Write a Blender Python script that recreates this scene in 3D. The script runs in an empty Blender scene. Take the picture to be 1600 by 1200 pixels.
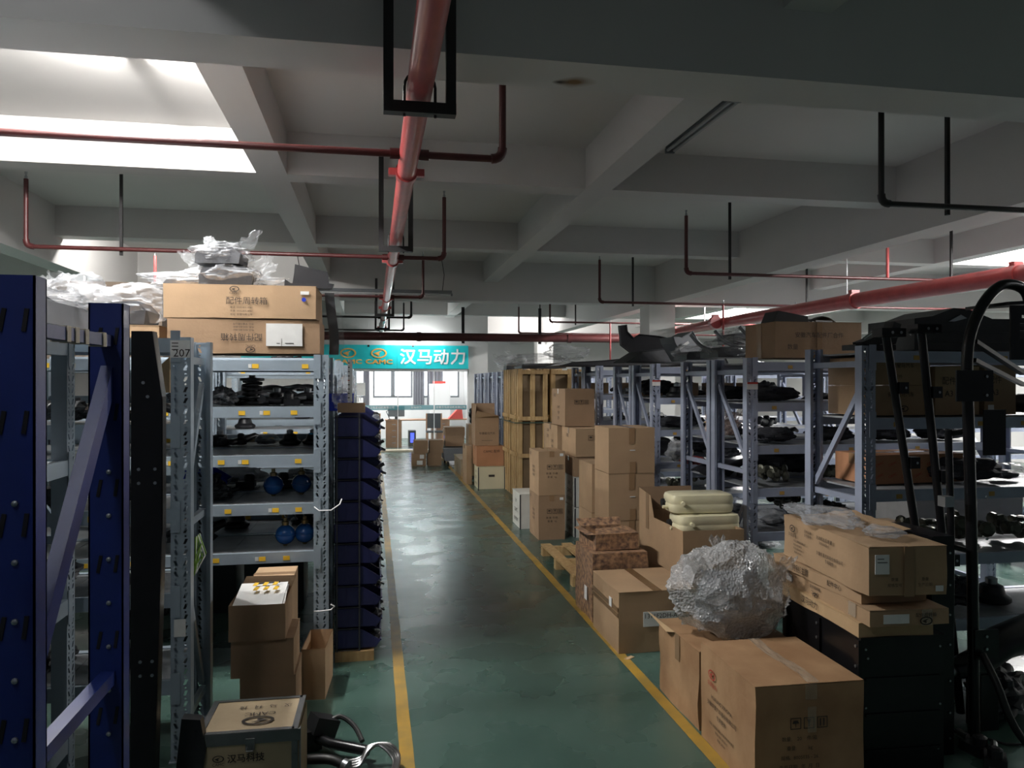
import bpy, math, random
from mathutils import Vector, Matrix, noise
C = bpy.context.scene.collection
S = bpy.context.scene
random.seed(11)
R = math.radians

# ------------------------------------------------------------------ camera, world, exposure, lights
cam = bpy.data.cameras.new('camera'); cam.sensor_width = 36; cam.lens = 1180 / 1600 * 36
cam.shift_y = -0.00125; cam.clip_start = 0.05
camo = bpy.data.objects.new('camera', cam); C.objects.link(camo)
camo.location = (0, 0, 1.75); camo.rotation_euler = (R(90), 0, R(-10.42))
S.camera = camo
S.view_settings.view_transform = 'Standard'; S.view_settings.look = 'None'
S.view_settings.gamma = 1; S.view_settings.use_curve_mapping = False
S.view_settings.exposure = 0.30
w = bpy.data.worlds.new('world'); S.world = w; w.use_nodes = True
w.node_tree.nodes['Background'].inputs[0].default_value = (0.80, 0.90, 1.0, 1)
w.node_tree.nodes['Background'].inputs[1].default_value = 0.045

def area(name, loc, sx, sy, power, col=(1, .97, .93), rot=(0, 0, 0)):
    l = bpy.data.lights.new(name, 'AREA'); l.shape = 'RECTANGLE'; l.size = sx; l.size_y = sy
    l.energy = power; l.color = col
    o = bpy.data.objects.new(name, l); C.objects.link(o); o.location = loc; o.rotation_euler = rot
    return o
# fluorescent tubes: (x, y, z, along, length, power, colour)
TUBES = [(-1.48, 4.32, 3.765, 'y', 1.2, 400, (1, .985, .96)),
         (-6.2, 8.0, 3.68, 'y', 1.2, 650, (1, .98, .94)),
         (-6.2, 13.5, 3.68, 'y', 1.2, 450, (1, .98, .94)),
         (-2.3, 9.98, 3.74, 'x', 1.2, 120, (1, .98, .94)),
         (7.2, 5.2, 3.68, 'y', 1.2, 560, (1, .98, .96)),
         (9.4, 9.0, 3.68, 'y', 1.2, 900, (1, .98, .96)),
         (7.0, 13.6, 3.68, 'y', 1.2, 850, (1, .98, .96)),
         (9.4, 18.5, 3.68, 'y', 1.2, 600, (1, .98, .96)),
         (4.9, 20.6, 3.68, 'x', 1.2, 330, (1, .98, .96)),
         (1.05, 19.1, 2.92, 'x', 1.2, 55, (.97, 1, 1)),
         (-1.20, .75, 3.70, 'y', 1.2, 30, (.96, .99, 1))]

# ------------------------------------------------------------------ materials
MATS = {}
def mat(name, col, rough=.6, metal=0, var=.0, vscale=6, bump=0, bscale=60, col2=None, coat=0, emit=None, stretch=None):
    if name in MATS: return MATS[name]
    m = bpy.data.materials.new(name); m.use_nodes = True; nt = m.node_tree; N = nt.nodes; L = nt.links
    p = N['Principled BSDF']; p.inputs['Base Color'].default_value = (*col, 1)
    p.inputs['Roughness'].default_value = rough; p.inputs['Metallic'].default_value = metal
    p.inputs['Coat Weight'].default_value = coat
    if emit: p.inputs['Emission Color'].default_value = (*emit[0], 1); p.inputs['Emission Strength'].default_value = emit[1]
    if var or bump:
        tc = N.new('ShaderNodeTexCoord'); src = tc.outputs['Object']
        if stretch:
            mp = N.new('ShaderNodeMapping'); mp.inputs['Scale'].default_value = stretch; L.new(src, mp.inputs['Vector']); src = mp.outputs['Vector']
    if var:
        n = N.new('ShaderNodeTexNoise'); n.inputs['Scale'].default_value = vscale; n.inputs['Detail'].default_value = 6
        L.new(src, n.inputs['Vector'])
        cr = N.new('ShaderNodeValToRGB'); cr.color_ramp.elements[0].position = .32; cr.color_ramp.elements[1].position = .68
        c2 = col2 or tuple(c * (1 - var) for c in col)
        cr.color_ramp.elements[0].color = (*c2, 1); cr.color_ramp.elements[1].color = (*col, 1)
        L.new(n.outputs['Fac'], cr.inputs['Fac']); L.new(cr.outputs['Color'], p.inputs['Base Color'])
    if bump:
        n2 = N.new('ShaderNodeTexNoise'); n2.inputs['Scale'].default_value = bscale; n2.inputs['Detail'].default_value = 4
        L.new(src, n2.inputs['Vector'])
        b = N.new('ShaderNodeBump'); b.inputs['Strength'].default_value = bump; b.inputs['Distance'].default_value = .01
        L.new(n2.outputs['Fac'], b.inputs['Height']); L.new(b.outputs['Normal'], p.inputs['Normal'])
    MATS[name] = m
    return m
def film(name, tint, op, rough=.12, bump=.6, bscale=35, vor=False):
    m = bpy.data.materials.new(name); m.use_nodes = True; nt = m.node_tree; N = nt.nodes; L = nt.links
    for n in list(N):
        if n.type == 'BSDF_PRINCIPLED': N.remove(n)
    out = N['Material Output']
    tr = N.new('ShaderNodeBsdfTransparent'); df = N.new('ShaderNodeBsdfPrincipled')
    df.inputs['Base Color'].default_value = (*tint, 1); df.inputs['Roughness'].default_value = rough
    df.inputs['Specular IOR Level'].default_value = .9; df.inputs['Coat Weight'].default_value = .6; df.inputs['Coat Roughness'].default_value = .06
    mx = N.new('ShaderNodeMixShader'); fr = N.new('ShaderNodeLayerWeight'); fr.inputs['Blend'].default_value = .35
    ma = N.new('ShaderNodeMapRange'); ma.inputs['To Min'].default_value = op; ma.inputs['To Max'].default_value = min(1, op + .42)
    tc = N.new('ShaderNodeTexCoord')
    if vor: nz = N.new('ShaderNodeTexVoronoi'); h = nz.outputs['Distance']
    else: nz = N.new('ShaderNodeTexNoise'); nz.inputs['Detail'].default_value = 3; h = nz.outputs['Fac']
    nz.inputs['Scale'].default_value = bscale; L.new(tc.outputs['Object'], nz.inputs['Vector'])
    b = N.new('ShaderNodeBump'); b.inputs['Strength'].default_value = bump; b.inputs['Distance'].default_value = .02
    L.new(h, b.inputs['Height']); L.new(b.outputs['Normal'], df.inputs['Normal'])
    L.new(fr.outputs['Facing'], ma.inputs['Value']); L.new(ma.outputs['Result'], mx.inputs['Fac'])
    L.new(tr.outputs[0], mx.inputs[1]); L.new(df.outputs[0], mx.inputs[2]); L.new(mx.outputs[0], out.inputs['Surface'])
    MATS[name] = m
    return m

CARD = [mat('cardboard_tan', (.43, .285, .165), .8, var=.18, vscale=3, bump=.10, bscale=40),
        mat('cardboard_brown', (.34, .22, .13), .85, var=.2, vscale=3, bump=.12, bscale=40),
        mat('cardboard_light', (.52, .355, .195), .8, var=.15, vscale=4, bump=.10, bscale=40),
        mat('cardboard_red', (.42, .20, .10), .85, var=.2, vscale=4, bump=.1, bscale=40)]
WET = mat('cardboard_stained', (.43, .265, .14), .75, var=.45, vscale=4.5, bump=.2, bscale=18, col2=(.30, .165, .08))
CAMO = mat('cardboard_overprinted', (.46, .27, .15), .5, var=.9, vscale=30, bump=.3, bscale=20, col2=(.085, .05, .04))
TAPE = mat('packing_tape', (.30, .185, .10), .18, coat=.4)
CLEAR_TAPE = film('clear_tape', (.6, .5, .38), .25, .08, .3, 60)
INK = mat('printing_ink', (.03, .022, .018), .7)
INKRED = mat('red_ink', (.40, .03, .02), .7)
PAPER = mat('white_paper', (.78, .78, .76), .7, var=.08, vscale=20)
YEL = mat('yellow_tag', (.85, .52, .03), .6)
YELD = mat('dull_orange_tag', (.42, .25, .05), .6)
WOOD = mat('pine_wood', (.52, .36, .17), .7, var=.4, vscale=5, bump=.15, bscale=30, col2=(.36, .22, .09), stretch=(6, 6, .8))
PLY = mat('plywood', (.45, .35, .22), .6, var=.25, vscale=4, bump=.08, bscale=30)
WBOX = mat('pale_box', (.62, .62, .57), .6, var=.12, vscale=8)
STEEL = mat('galvanised_steel', (.45, .47, .49), .35, .9, var=.2, vscale=15)
CASE_EDGE = mat('case_edge_steel', (.20, .205, .21), .4, .7, var=.2, vscale=12)
ALU = mat('bare_aluminium', (.38, .38, .38), .32, 1.0, var=.15, vscale=8)
RACK = mat('grey_blue_rack_paint', (.34, .41, .475), .38, .15, var=.12, vscale=7)
RACKR = mat('slate_rack_paint', (.33, .37, .48), .36, .15, var=.14, vscale=7)
SHELF = mat('grey_shelf_steel', (.38, .40, .42), .45, .3, var=.3, vscale=9)
BLUE = mat('royal_blue_paint', (.008, .022, .15), .42, 0, coat=.08, var=.25, vscale=6)
BIN = mat('navy_bin_plastic', (.014, .017, .080), .42)
BINL = mat('bright_blue_plastic', (.02, .05, .5), .35)
BLK = mat('black_plastic', (.014, .014, .017), .42, var=.3, vscale=12, bump=.08, bscale=30)
BLKM = mat('black_painted_metal', (.012, .012, .014), .28, .3, var=.3, vscale=10)
CHAR = mat('charcoal_part', (.045, .048, .055), .5, var=.35, vscale=10, bump=.15)
GREYP = mat('grey_moulding', (.16, .17, .185), .45, var=.15, vscale=6)
WRAP = mat('grey_wrap_paper', (.20, .20, .20), .6, var=.3, vscale=5, bump=.5, bscale=9)
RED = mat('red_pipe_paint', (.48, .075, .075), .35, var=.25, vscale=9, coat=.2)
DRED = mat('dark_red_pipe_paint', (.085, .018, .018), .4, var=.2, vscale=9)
IRON = mat('black_iron', (.018, .017, .018), .45, .3)
BSPH = mat('blue_booster_paint', (.01, .09, .33), .22, coat=.5)
TANK = mat('milky_plastic', (.80, .74, .50), .3, var=.1, vscale=7)
PLFILM = film('clear_plastic_film', (.60, .62, .65), .13, .10, .5, 9)
BUBBLE = film('bubble_wrap', (.74, .75, .76), .34, .16, .6, 75, vor=True)
GLASS = film('office_glass', (.8, .9, .95), .05, .02, 0, 1)
CREAM = mat('white_paint', (.72, .715, .70), .75, var=.03, vscale=1.5)
GREEN = mat('green_strap', (.16, .32, .03), .5)
RUBBER = mat('black_rubber', (.01, .01, .01), .5)
TEAL = mat('teal_sign', (.02, .52, .56), .3)
ORANGE = mat('orange_sign_ink', (.80, .42, .10), .4)
WHITE = mat('white_enamel', (.82, .82, .82), .3)
DESK = mat('brown_veneer', (.42, .20, .08), .4, var=.2, vscale=6)
CURT = mat('grey_curtain', (.18, .18, .21), .8, bump=.5, bscale=12)

# floor: green epoxy with stains, varying gloss
def floor_mat():
    m = bpy.data.materials.new('green_epoxy_floor'); m.use_nodes = True; nt = m.node_tree; N = nt.nodes; L = nt.links
    p = N['Principled BSDF']; tc = N.new('ShaderNodeTexCoord'); p.inputs['Specular IOR Level'].default_value = .75
    def nz(sc, det, a, b):
        n = N.new('ShaderNodeTexNoise'); n.inputs['Scale'].default_value = sc; n.inputs['Detail'].default_value = det
        L.new(tc.outputs['Object'], n.inputs['Vector']); r = N.new('ShaderNodeValToRGB')
        r.color_ramp.elements[0].position = a; r.color_ramp.elements[1].position = b; L.new(n.outputs['Fac'], r.inputs['Fac']); return n, r
    _, r1 = nz(.9, 5, .3, .72); r1.color_ramp.elements[0].color = (.040, .080, .065, 1); r1.color_ramp.elements[1].color = (.064, .122, .099, 1)
    _, r2 = nz(7, 4, .55, .85); r2.color_ramp.elements[0].color = (0, 0, 0, 1); r2.color_ramp.elements[1].color = (.3, .3, .3, 1)
    mx = N.new('ShaderNodeMix'); mx.data_type = 'RGBA'; L.new(r2.outputs[0], mx.inputs[0]); L.new(r1.outputs[0], mx.inputs[6]); mx.inputs[7].default_value = (.13, .17, .15, 1)
    # long dark patch mid-aisle: dark ceiling reflection painted into the colour, with some stain
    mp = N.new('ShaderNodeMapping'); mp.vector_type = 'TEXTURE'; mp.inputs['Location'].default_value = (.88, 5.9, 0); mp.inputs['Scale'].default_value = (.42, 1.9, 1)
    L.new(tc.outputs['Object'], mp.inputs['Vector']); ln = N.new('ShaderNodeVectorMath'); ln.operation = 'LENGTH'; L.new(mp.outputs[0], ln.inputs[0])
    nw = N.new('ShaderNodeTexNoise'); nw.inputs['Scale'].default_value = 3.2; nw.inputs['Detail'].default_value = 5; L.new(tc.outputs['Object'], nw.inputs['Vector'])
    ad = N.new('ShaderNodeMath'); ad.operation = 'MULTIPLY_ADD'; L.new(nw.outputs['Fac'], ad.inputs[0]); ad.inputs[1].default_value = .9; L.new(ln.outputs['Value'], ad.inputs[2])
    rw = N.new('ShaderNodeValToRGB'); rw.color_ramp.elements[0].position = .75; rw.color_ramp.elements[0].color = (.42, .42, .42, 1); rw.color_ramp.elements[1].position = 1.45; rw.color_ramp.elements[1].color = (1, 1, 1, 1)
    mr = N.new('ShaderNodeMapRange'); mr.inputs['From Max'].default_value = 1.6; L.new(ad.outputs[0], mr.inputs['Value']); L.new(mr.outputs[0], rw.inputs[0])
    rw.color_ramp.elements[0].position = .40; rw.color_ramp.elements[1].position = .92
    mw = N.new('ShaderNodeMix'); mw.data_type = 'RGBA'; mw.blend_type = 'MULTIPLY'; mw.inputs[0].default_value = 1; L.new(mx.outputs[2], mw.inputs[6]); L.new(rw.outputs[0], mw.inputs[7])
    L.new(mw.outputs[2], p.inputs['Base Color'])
    _, r3 = nz(2.2, 3, .2, .8); r3.color_ramp.elements[0].color = (.16, .16, .16, 1); r3.color_ramp.elements[1].color = (.40, .40, .40, 1)
    L.new(r3.outputs[0], p.inputs['Roughness'])
    n4, _ = nz(5, 3, 0, 1); b = N.new('ShaderNodeBump'); b.inputs['Strength'].default_value = .05; b.inputs['Distance'].default_value = .006
    L.new(n4.outputs['Fac'], b.inputs['Height']); L.new(b.outputs['Normal'], p.inputs['Normal'])
    return m
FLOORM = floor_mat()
def rust_mat():   # white beam paint with two rust stains on its underside
    m = mat('beam_paint_rust_stained', (.585, .57, .56), .8).copy(); nt = m.node_tree; N = nt.nodes; L = nt.links
    p = N['Principled BSDF']; tc = N.new('ShaderNodeTexCoord'); prev = None
    base = (.585, .57, .56, 1); last = None
    nz = N.new('ShaderNodeTexNoise'); nz.inputs['Scale'].default_value = 7; L.new(tc.outputs['Object'], nz.inputs['Vector'])
    for (x, y, rx, ry, col) in ((.92, 3.36, .20, .10, (.20, .11, .04, 1)), (.84, 3.37, .07, .045, (.03, .02, .012, 1)), (-1.92, 3.22, .22, .2, (.17, .12, .08, 1))):
        mp = N.new('ShaderNodeMapping'); mp.vector_type = 'TEXTURE'; mp.inputs['Location'].default_value = (x, y, 3.13); mp.inputs['Scale'].default_value = (rx, ry, .3)
        L.new(tc.outputs['Object'], mp.inputs['Vector'])
        ln = N.new('ShaderNodeVectorMath'); ln.operation = 'LENGTH'; L.new(mp.outputs[0], ln.inputs[0])
        ad = N.new('ShaderNodeMath'); ad.operation = 'MULTIPLY_ADD'; L.new(nz.outputs['Fac'], ad.inputs[0]); ad.inputs[1].default_value = .8; L.new(ln.outputs['Value'], ad.inputs[2])
        r = N.new('ShaderNodeValToRGB'); r.color_ramp.elements[0].position = .45; r.color_ramp.elements[0].color = (1, 1, 1, 1); r.color_ramp.elements[1].position = 1.35 if 0 else 1.0; r.color_ramp.elements[1].color = (0, 0, 0, 1)
        L.new(ad.outputs[0], r.inputs[0])
        mx = N.new('ShaderNodeMix'); mx.data_type = 'RGBA'; L.new(r.outputs[0], mx.inputs[0]); mx.inputs[7].default_value = col
        if last: L.new(last, mx.inputs[6])
        else: mx.inputs[6].default_value = base
        last = mx.outputs[2]
    L.new(last, p.inputs['Base Color'])
    return m
BEAMM = mat('beam_paint', (.585, .57, .56), .8, var=.05, vscale=1.2)
BEAMRUST = rust_mat()
SLABM = mat('ceiling_paint', (.61, .59, .57), .85, var=.05, vscale=.9)

# ------------------------------------------------------------------ mesh builder
class B:
    def __init__(s): s.v = []; s.f = []
    def add(s, vs, fs):
        n = len(s.v); s.v += [Vector(v) for v in vs]; s.f += [tuple(i + n for i in f) for f in fs]; return s
    def box(s, x0, y0, z0, x1, y1, z1):
        return s.add([(x0, y0, z0), (x1, y0, z0), (x1, y1, z0), (x0, y1, z0), (x0, y0, z1), (x1, y0, z1), (x1, y1, z1), (x0, y1, z1)],
                     [(0, 3, 2, 1), (4, 5, 6, 7), (0, 1, 5, 4), (1, 2, 6, 5), (2, 3, 7, 6), (3, 0, 4, 7)])
    def obox(s, c, d, rz=0, ry=0, rx=0):
        M = Matrix.Translation(c) @ Matrix.Rotation(rz, 4, 'Z') @ Matrix.Rotation(ry, 4, 'Y') @ Matrix.Rotation(rx, 4, 'X')
        b = B().box(-d[0] / 2, -d[1] / 2, -d[2] / 2, d[0] / 2, d[1] / 2, d[2] / 2)
        return s.add([M @ v for v in b.v], b.f)
    def bar(s, p0, p1, w, t, up=(0, 0, 1)):
        p0 = Vector(p0); p1 = Vector(p1); d = (p1 - p0).normalized(); a = d.cross(Vector(up))
        if a.length < 1e-4: a = Vector((1, 0, 0))
        a.normalize(); b = a.cross(d); vs = []
        for p in (p0, p1):
            for i, j in ((-1, -1), (1, -1), (1, 1), (-1, 1)): vs.append(p + a * (i * w / 2) + b * (j * t / 2))
        return s.add(vs, [(0, 1, 2, 3), (7, 6, 5, 4), (0, 4, 5, 1), (1, 5, 6, 2), (2, 6, 7, 3), (3, 7, 4, 0)])
    def tube(s, pts, r, n=8, cap=True):
        pts = [Vector(p) for p in pts]; rs = r if isinstance(r, (list, tuple)) else [r] * len(pts)
        T = []
        for i in range(len(pts)):
            a = pts[max(i - 1, 0)]; b = pts[min(i + 1, len(pts) - 1)]; T.append((b - a).normalized())
        u = T[0].orthogonal().normalized(); vs = []
        for i, p in enumerate(pts):
            u = (u - T[i] * u.dot(T[i])); u = u.normalized() if u.length > 1e-6 else T[i].orthogonal().normalized()
            w_ = T[i].cross(u)
            for k in range(n):
                a = 2 * math.pi * k / n; vs.append(p + (u * math.cos(a) + w_ * math.sin(a)) * rs[i])
        fs = []
        for i in range(len(pts) - 1):
            for k in range(n):
                fs.append((i * n + k, i * n + (k + 1) % n, (i + 1) * n + (k + 1) % n, (i + 1) * n + k))
        if cap: fs.append(tuple(reversed(range(n)))); fs.append(tuple((len(pts) - 1) * n + k for k in range(n)))
        return s.add(vs, fs)
    def lathe(s, prof, o=(0, 0, 0), ax='z', n=16):
        vs = []
        for r, z in prof:
            for k in range(n):
                a = 2 * math.pi * k / n; x, y = r * math.cos(a), r * math.sin(a)
                p = (x, y, z) if ax == 'z' else ((z, x, y) if ax == 'x' else (x, z, y))
                vs.append(Vector(o) + Vector(p))
        fs = [(i * n + k, i * n + (k + 1) % n, (i + 1) * n + (k + 1) % n, (i + 1) * n + k) for i in range(len(prof) - 1) for k in range(n)]
        fs += [tuple(reversed(range(n))), tuple((len(prof) - 1) * n + k for k in range(n))]
        return s.add(vs, fs)
    def prism(s, poly, y0, y1, plane='xz'):
        n = len(poly); f = {'xz': lambda a, b, c: (a, c, b), 'xy': lambda a, b, c: (a, b, c), 'yz': lambda a, b, c: (c, a, b)}[plane]
        vs = [f(a, b, y0) for a, b in poly] + [f(a, b, y1) for a, b in poly]
        return s.add(vs, [tuple(range(n)), tuple(reversed(range(n, 2 * n)))] + [(i, i + n, (i + 1) % n + n, (i + 1) % n) for i in range(n)])
    def grid(s, fn, nu, nv):
        vs = [fn(i / nu, j / nv) for j in range(nv + 1) for i in range(nu + 1)]
        return s.add(vs, [(j * (nu + 1) + i, j * (nu + 1) + i + 1, (j + 1) * (nu + 1) + i + 1, (j + 1) * (nu + 1) + i) for j in range(nv) for i in range(nu)])
    def mesh(s, name, m, smooth=False):
        me = bpy.data.meshes.new(name); me.from_pydata([tuple(v) for v in s.v], [], s.f); me.materials.append(m)
        if smooth: me.polygons.foreach_set('use_smooth', [True] * len(me.polygons))
        import bmesh
        bm = bmesh.new(); bm.from_mesh(me); bmesh.ops.recalc_face_normals(bm, faces=bm.faces); bm.to_mesh(me); bm.free()
        me.update(); return me
def sm(pts, q=5):
    P_ = [Vector(p) for p in pts]; P_ = [P_[0] * 2 - P_[1]] + P_ + [P_[-1] * 2 - P_[-2]]; o = []
    for i in range(1, len(P_) - 2):
        a, b_, c, d = P_[i - 1:i + 3]
        for k_ in range(q):
            t = k_ / q; o.append(.5 * ((2 * b_) + (c - a) * t + (2 * a - 5 * b_ + 4 * c - d) * t * t + (3 * b_ - a - 3 * c + d) * t ** 3))
    return o + [P_[-2]]
def ob(name, b, m=None, parent=None, smooth=False, loc=None, sharp=False):
    me = b if isinstance(b, bpy.types.Mesh) else b.mesh(name, m, smooth)
    if smooth and not isinstance(b, bpy.types.Mesh):
        try: me.set_sharp_from_angle(angle=R(38))
        except Exception: pass
    o = bpy.data.objects.new(name, me); C.objects.link(o)
    if parent: o.parent = parent
    if loc is not None: o.location = loc
    return o
def tag(o, label, cat, group=None):
    o['label'] = label; o['category'] = cat
    if group: o['group'] = group
    return o
def T(name, label, cat, loc=(0, 0, 0), rz=0, group=None):
    o = bpy.data.objects.new(name, None); o.empty_display_size = .1; C.objects.link(o); o.location = loc; o.rotation_euler = (0, 0, rz)
    return tag(o, label, cat, group)
def struct(name, b, m, parent=None):
    o = ob(name, b, m, parent)
    if not parent: o['kind'] = 'structure'
    return o
def dup(root, loc, label, rz=0, group=None, sc=1):
    r = root.copy(); C.objects.link(r); r.location = loc; r.rotation_euler = (root.rotation_euler[0], root.rotation_euler[1], rz); r['label'] = label
    r.scale = (sc,) * 3 if not isinstance(sc, tuple) else sc
    if group: r['group'] = group
    for ch in list(root.children):
        c = ch.copy(); C.objects.link(c); c.parent = r
        for g in ch.children:
            d = g.copy(); C.objects.link(d); d.parent = c
    return r

# ------------------------------------------------------------------ lettering
_tx = {}
def text_mesh(s, size, m, bold=0):
    k = (s, round(size, 4), m.name, bold)
    if k in _tx: return _tx[k]
    cu = bpy.data.curves.new('lettering', 'FONT'); cu.body = s; cu.size = size; cu.align_x = 'CENTER'; cu.align_y = 'CENTER'; cu.resolution_u = 2
    o = bpy.data.objects.new('lettering', cu); C.objects.link(o); bpy.context.view_layer.update()
    me = bpy.data.meshes.new_from_object(o.evaluated_get(bpy.context.evaluated_depsgraph_get()))
    bpy.data.objects.remove(o); me.materials.clear(); me.materials.append(m); _tx[k] = me
    return me
FACE = {'front': Matrix.Rotation(R(90), 4, 'X'), 'left': Matrix.Rotation(R(-90), 4, 'Z') @ Matrix.Rotation(R(90), 4, 'X'),
        'right': Matrix.Rotation(R(90), 4, 'Z') @ Matrix.Rotation(R(90), 4, 'X'), 'top': Matrix.Identity(4)}
def put(me, name, parent, face, pos, rot=0, z=None):
    o = bpy.data.objects.new(name, me); C.objects.link(o); o.parent = parent
    o.matrix_local = Matrix.Translation(pos) @ FACE[face] @ Matrix.Rotation(R(rot), 4, 'Z'); return o
def write(parent, face, pos, s, size, m=INK, rot=0, name='printed_text', bold=0):
    me = text_mesh(s, size, m)
    if bold and (me.name + 'b') not in _tx:      # heavier strokes: the outline repeated slightly to the side
        vs = [v.co.copy() for v in me.vertices]; fs = [tuple(p.vertices) for p in me.polygons]; b = B()
        for i, (dx, dy) in enumerate(((0, 0), (bold, 0), (0, bold), (bold, bold))): b.add([(v.x + dx, v.y + dy, v.z + .0003 * i) for v in vs], fs)
        m2 = bpy.data.meshes.new('lettering'); m2.from_pydata([tuple(v) for v in b.v], [], b.f); m2.materials.append(m); _tx[me.name + 'b'] = m2
    return put(_tx[me.name + 'b'] if bold else me, name, parent, face, pos, rot)
_lg = {}
def logo_mesh(w_, m):
    k = (w_, m.name)
    if k in _lg: return _lg[k]
    b = B(); n = 28; a = w_ / 2; vs = []
    for q in (1, .80):
        for i in range(n):
            t = 2 * math.pi * i / n; vs.append((a * q * math.cos(t), a * (.62 if q == 1 else .58 * .80) * math.sin(t), 0))
    b.add(vs, [(i, (i + 1) % n, n + (i + 1) % n, n + i) for i in range(n)])
    b.add([(-.62 * a, 0, 0), (.42 * a, .36 * a, 0), (.10 * a, .10 * a, 0), (-.05 * a, 0, 0), (.10 * a, -.10 * a, 0), (.0, -.36 * a, 0), (-.62 * a, -.03 * a, 0)], [(0, 3, 2, 1), (0, 6, 5, 4, 3)])
    me = b.mesh('printed_logo', m); _lg[k] = me
    return me
def logo(parent, face, pos, w_, m=INK, rot=0): return put(logo_mesh(w_, m), 'printed_logo', parent, face, pos, rot)

# ------------------------------------------------------------------ the building
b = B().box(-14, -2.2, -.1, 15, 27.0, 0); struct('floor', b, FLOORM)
struct('ceiling', B().box(-14, -2.2, 3.80, 15, 27.0, 3.95), SLABM)
struct('wall_left', B().box(-13.2, -2.2, 0, -13.0, 27, 3.8), CREAM)
struct('wall_right', B().box(14.0, -2.2, 0, 14.2, 27, 3.8), CREAM)
struct('wall_back', B().box(-13.2, 26.8, 0, 14.2, 27, 3.8), CREAM)
k = 0
def beam(bx, m=BEAMM):
    global k
    k += 1; struct('trim_%d' % k, B().box(*bx), m)
for y in (3.30,): beam((-13, y - .15, 3.13, 14, y + .15, 3.8), BEAMRUST)
for y in (12.77, 22.16): beam((-13, y - .15, 3.13, 14, y + .15, 3.8))
for x in (-3.75, 5.02, -12.6, 13.6): beam((x - .14, -2.2, 3.128, x + .14, 26.8, 3.8))
for y in (.15, 6.51, 9.64, 15.9, 19.03): beam((-13, y - .12, 3.45, 14, y + .12, 3.8))
for x in (-9.7, -6.7, -.81, 1.95, 8.0, 10.9): beam((x - .12, -2.2, 3.448, x + .12, 26.8, 3.8))
k = 20
for x, y in ((5.05, 12.95), (-3.75, 12.77), (5.05, 22.2), (-3.75, 3.3), (5.05, 3.35)):
    if y < 4 and x > 0: continue
    if y < 4: continue
    beam((x - .24, y - .24, 0, x + .24, y + .24, 3.13), CREAM)
LINEM = mat('yellow_floor_paint', (.46, .27, .035), .4, var=.35, vscale=7, col2=(.30, .20, .05))
for i, x in enumerate((.155, 1.565)):
    bb = B()
    for j in range(60):
        y0 = 2.2 + j * .3; jit = .003 * math.sin(j * 3.1)
        bb.add([(x - .033 + jit, y0, .002), (x + .033 + jit, y0, .002), (x + .033 + .003 * math.sin(j * 3.1 + 3.1), y0 + .3, .002), (x - .033 + .003 * math.sin(j * 3.1 + 3.1), y0 + .3, .002)], [(0, 1, 2, 3)])
    o = struct('trim_%d' % (30 + i), bb, LINEM); o['label'] = ('left', 'right')[i] + ' yellow aisle line painted on the green floor'

# ------------------------------------------------------------------ lamps
GLOW = mat('lit_tube', (1, 1, 1), .4, emit=((1, .98, .95), 9))
DEADT = mat('unlit_tube', (.45, .46, .46), .25)
def batten(x, y, z, along, ln, lit, label, grp=None):
    t = T('ceiling_lamp', label, 'lamp', (x, y, z), R(90) if along == 'y' else 0, grp)
    ob('lamp_housing', B().prism([(-.05, .045), (.05, .045), (.035, .0), (-.035, .0)], -ln / 2, ln / 2, 'yz'), CREAM if lit else GREYP, t)
    for s in (-.028, .028) if not lit else (0,):
        ob('tube', B().tube([(-ln / 2 + .03, s, -.022), (ln / 2 - .03, s, -.022)], .014, 10), GLOW if lit else DEADT, t, True)
    for e in (-1, 1): ob('tube_holder', B().box(e * ln / 2 - .012, -.04, -.04, e * ln / 2 + .012, .04, .0), WHITE if lit else GREYP, t)
    return t
where = ['lit tube lamp glaring just past the first deep beam on the left', 'lit ceiling tube over the racks on the far left', 'lit tube hanging low behind the left racks',
         'lit ceiling tube tucked behind the third thin beam on the left', 'lit ceiling tube nearest in the right-hand hall', 'second lit ceiling tube in the right-hand hall',
         'third lit ceiling tube in the right-hand hall', 'farthest lit ceiling tube in the right-hand hall', 'lit ceiling tube to the right of the office', 'lit tube lamp hung in front of the turquoise sign', 'lit ceiling tube overhead left of the camera, before the first deep beam']
for (x, y, z, al, ln, pw, col), lb in zip(TUBES, where):
    batten(x, y, z, al, ln, True, lb)
    for q in (-1, 0, 1):
        l = bpy.data.lights.new('tube_light', 'POINT'); l.energy = pw / 3; l.color = col; l.shadow_soft_size = .04
        o = bpy.data.objects.new('tube_light', l); C.objects.link(o); o.location = (x + (q * .4 if al == 'x' else 0), y + (q * .4 if al == 'y' else 0), z - .05)
batten(2.50, 5.52, 3.755, 'y', 1.2, False, 'unlit twin tube lamp on the ceiling right of the aisle')
t = batten(-.05, 12.2, 3.19, 'x', 2.6, False, 'long unlit batten lamp hung by wires before the second deep beam')
for e in (-1.1, 1.15): ob('wire', B().tube([(e, 0, .04), (e + .03, 0, .3), (e - .02, 0, .6)], .006, 5), IRON, t)

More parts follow.
